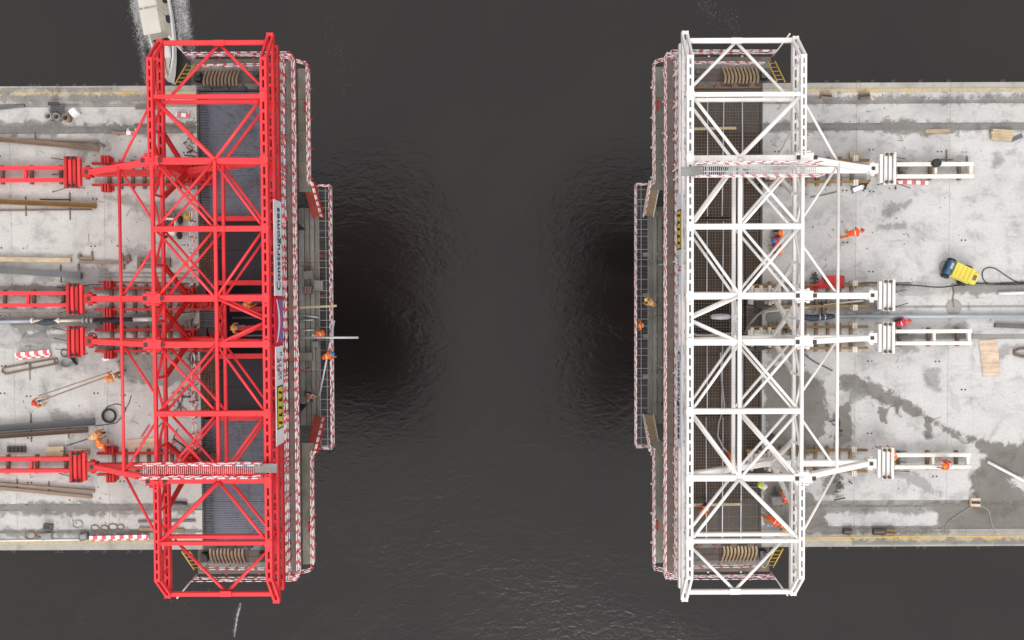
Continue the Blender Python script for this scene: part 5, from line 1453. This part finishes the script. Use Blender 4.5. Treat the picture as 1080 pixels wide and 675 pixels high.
# the two bars being carried
item('steel_bar', 'upper of two long bars held between the two tan workers', 'bar', (41, 417.5), (118, 391.5), .07, .06, M['rust_light'], 'box', .93)
item('steel_bar', 'lower of two long bars held between the two tan workers', 'bar', (43, 422.5), (120, 394.5), .09, .07, M['rust_light'], 'box', .93)

# ------------------------------------------------------------------ boat and foam
bow = PX(181, 88, WZ + .6); ref = PX(164.5, 0, WZ + .6)
ax = (bow - ref); ax.z = 0; ax.normalize()
ang = math.atan2(ax.y, ax.x)
bt = thing('motor_boat', 'white open motor boat with cream canopy passing under the red gantry', 'boat', bow - ax * 9.6 * 1.17 + Vector((0, 0, -.6)), ang)
Mb = WM[bt] @ Matrix.Diagonal((1.17, 1.03, 1.17, 1))
secs = [(0.0, 1.18, .75), (1.5, 1.28, .78), (4.0, 1.30, .82), (6.0, 1.15, .9), (7.6, .82, 1.0), (8.8, .42, 1.12), (9.6, .05, 1.25)]
hull = MB(); ring = []
for x, w, h in secs:
    ring.append([(x, -w, h), (x, -w * .92, .15), (x - .1, -w * .5, -.25), (x - .1, 0, -.4), (x - .1, w * .5, -.25), (x, w * .92, .15), (x, w, h), (x, w * .86, h), (x, w * .80, h - .35), (x, 0, h - .38), (x, -w * .80, h - .35), (x, -w * .86, h)])
n = 12
vs = [p for r_ in ring for p in r_]; fs = []
for i in range(len(ring) - 1):
    for k in range(n): fs.append((i * n + k, i * n + (k + 1) % n, (i + 1) * n + (k + 1) % n, (i + 1) * n + k))
fs.append(tuple(range(n - 1, -1, -1)))
mis = []
for f in fs: mis.append(0)
hull.add(vs, fs)
for idx in range(len(fs) - 1):
    if idx % n in (8, 9): hull.mi[idx] = 1
hull.obj('hull', [M['boat_white'], M['boat_deck']], bt, Mb)
for x0, x1, yo, zz in ((3.95, 5.95, -.28, 1.95), (1.7, 3.8, -.22, 2.0)):
    cb = MB().box(((x0 + x1) / 2, yo, zz), (x1 - x0, 1.6, .07)).obj('canopy', M['boat_cream'], bt, Mb)
    MB().box(((x0 + x1) / 2, yo, zz + .045), (x1 - x0 - .16, 1.45, .03)).obj('canopy_top', M['boat_cream'], cb, Mb)
    for xx in (x0 + .1, x1 - .1):
        for yy in (-.8, .8):
            MB().rod((xx, yo + yy, .45), (xx, yo + yy, zz), .03, 6).obj('canopy_post', M['galv'], bt, Mb)
MB().box((6.15, -.1, .75), (.12, 1.3, .5)).obj('windscreen', M['ink'], bt, Mb)
MB().box((6.5, 0, .72), (.5, .8, .25)).obj('console', M['boat_white'], bt, Mb)
MB().tube([(6.2, .5, .9), (6.8, .72, .85), (7.6, .6, .9), (8.5, .25, 1.0)], .035, 6).obj('mooring_rope', M['black'], bt, Mb)
MB().tube([(7.2, -.2, .68), (7.8, -.1, .75), (8.4, -.15, .8), (9.0, 0, .95)], .03, 6).obj('mooring_rope', M['black'], bt, Mb)
for xx in (3.0, 4.6): MB().box((xx, .92, .85), (.5, .3, .4)).obj('bench_seat', M['black'], bt, Mb)
MB().box((-.2, 0, .75), (.5, .5, .8)).rod((-.45, 0, -.5), (-.3, 0, .5), .1, 8).obj('outboard_motor', M['dark'], bt, Mb)
MB().box((7.1, 0, .64), (.9, .9, .06)).obj('foredeck', M['boat_white'], bt, Mb)

# soft wake: a film of foam on the surface, broken up by noise
m, nt, b = nmat('wake_film')
b.inputs['Base Color'].default_value = (0.66, 0.67, 0.66, 1); b.inputs['Roughness'].default_value = 0.9
at = nt.nodes.new('ShaderNodeAttribute'); at.attribute_name = 'edge'
v = wpos(nt, (1.6, 0.8, 1)); fnz = mix(nt, 0.55, noise(nt, 1.2, 8, 0.75, v, 1.2), noise(nt, 9, 4, 0.8, wpos(nt)))
fa = nt.nodes.new('ShaderNodeMath'); fa.operation = 'MULTIPLY_ADD'; fa.inputs[1].default_value = 0.50; fa.inputs[2].default_value = -0.86
nt.links.new(at.outputs['Fac'], fa.inputs[0])
fb = nt.nodes.new('ShaderNodeMath'); fb.operation = 'ADD'; nt.links.new(fa.outputs[0], fb.inputs[0]); nt.links.new(fnz, fb.inputs[1])
fr = nt.nodes.new('ShaderNodeMapRange'); fr.inputs['From Min'].default_value = 0.0; fr.inputs['From Max'].default_value = 0.20; fr.inputs['To Max'].default_value = 0.78
nt.links.new(fb.outputs[0], fr.inputs['Value']); nt.links.new(fr.outputs[0], b.inputs['Alpha'])
M['wake_film'] = m
def foam_strip(pts, wid, peak, label):
    P = []
    for i in range(len(pts) - 1):
        for k in range(8): P.append((PX(*pts[i], WZ).lerp(PX(*pts[i + 1], WZ), k / 8), wid[i] + (wid[i + 1] - wid[i]) * k / 8, peak[i] + (peak[i + 1] - peak[i]) * k / 8))
    P.append((PX(*pts[-1], WZ), wid[-1], peak[-1]))
    vs, fs, ed = [], [], []
    for i, (p, w, pk) in enumerate(P):
        d_ = (P[min(i + 1, len(P) - 1)][0] - P[max(i - 1, 0)][0]).normalized(); nn = Vector((-d_.y, d_.x, 0))
        for k in range(9):
            f = (k - 4) / 4
            vs.append(tuple(p + nn * w * f + Vector((0, 0, .02)))); ed.append(pk * (1 - f * f))
    for i in range(len(P) - 1):
        for k in range(8): fs.append((i * 9 + k, i * 9 + k + 1, (i + 1) * 9 + k + 1, (i + 1) * 9 + k))
    me = bpy.data.meshes.new('wake_film'); me.from_pydata(vs, [], fs); me.materials.append(M['wake_film'])
    me.attributes.new('edge', 'FLOAT', 'POINT').data.foreach_set('value', ed)
    tag(put(bpy.data.objects.new('wake_film', me), Matrix.Identity(4)), label, 'foam', kind='stuff')
foam_strip([(144, -22), (145, 10), (150, 36), (153, 62), (157, 92)], [1.4, 1.35, 1.0, .7, .4], [1, 1, .9, .7, .3], 'pale wake foam along the left side of the boat')
foam_strip([(189, -22), (192, 10), (196, 34), (200, 56), (205, 80)], [1.6, 1.5, 1.2, .8, .4], [1, 1, .9, .6, .2], 'pale wake foam along the right side of the boat')
foam_strip([(254, 636), (250, 652), (247, 672)], [.28, .24, .24], [.9, .95, .8], 'thin pale foam streak on the water below the red gantry')
foam_strip([(735, -5), (752, 10), (775, 24)], [2.2, 2.0, 1.2], [.62, .66, .5], 'faint foam patch on the water above the white gantry')
fm = MB(); rnd = random.Random(5)
def fleck(p, sz):
    n = rnd.choice((4, 5, 6)); a0 = rnd.uniform(0, 6.28)
    vs = [(p.x + sz * rnd.uniform(.6, 1.3) * math.cos(a0 + 6.283 * k / n), p.y + sz * rnd.uniform(.4, 1.0) * math.sin(a0 + 6.283 * k / n), WZ + .012 + rnd.uniform(0, .02)) for k in range(n)]
    fm.add(vs, [tuple(range(n))])
def band(pts, wid, count, smin, smax):
    P = [PX(x, y, WZ) for x, y in pts]
    for _ in range(count):
        f = rnd.random() ** .85 * (len(P) - 1); i = min(int(f), len(P) - 2); t = f - i
        p = P[i].lerp(P[i + 1], t); w = wid[i] * (1 - t) + wid[i + 1] * t
        d = (P[i + 1] - P[i]).normalized(); nn = Vector((-d.y, d.x, 0))
        fleck(p + nn * rnd.gauss(0, .42) * w + d * rnd.uniform(-.2, .2), rnd.uniform(smin, smax) * rnd.choice((.6, 1, 1, 1.5)))
band([(139, -14), (142, 10), (147, 35), (151, 60), (155, 88)], [.75, .8, .7, .5, .3], 1800, .010, .024)
band([(150, -12), (148, 12), (154, 36), (162, 58)], [.5, .5, .4, .25], 2200, .010, .03)
band([(188, -14), (193, 12), (198, 34), (202, 56), (206, 70)], [.85, .85, .75, .5, .3], 1800, .010, .024)
band([(180, -12), (186, 14), (189, 34), (191, 52)], [.4, .4, .35, .2], 1800, .010, .03)
o = fm.obj('wake_foam', M['foam'], None); tag(o, 'white foam of the wake on both sides of the boat', 'foam', kind='stuff')
fm = MB()
for pts, w, c_ in (([(250, 640), (246, 668)], .25, 110), ([(733, 0), (752, 12), (782, 28)], 1.6, 260), ([(340, 10), (360, 60), (372, 110)], 1.8, 160), ([(150, 640), (260, 610)], 2.2, 120), ([(700, 640), (725, 670)], .5, 70), ([(120, 600), (90, 660)], 1.2, 60)):
    band(pts, [w] * len(pts), c_, .006, .016)
o = fm.obj('drifting_foam', M['foam'], None); tag(o, 'sparse pale flecks of foam drifting on the dark water', 'foam', kind='stuff')
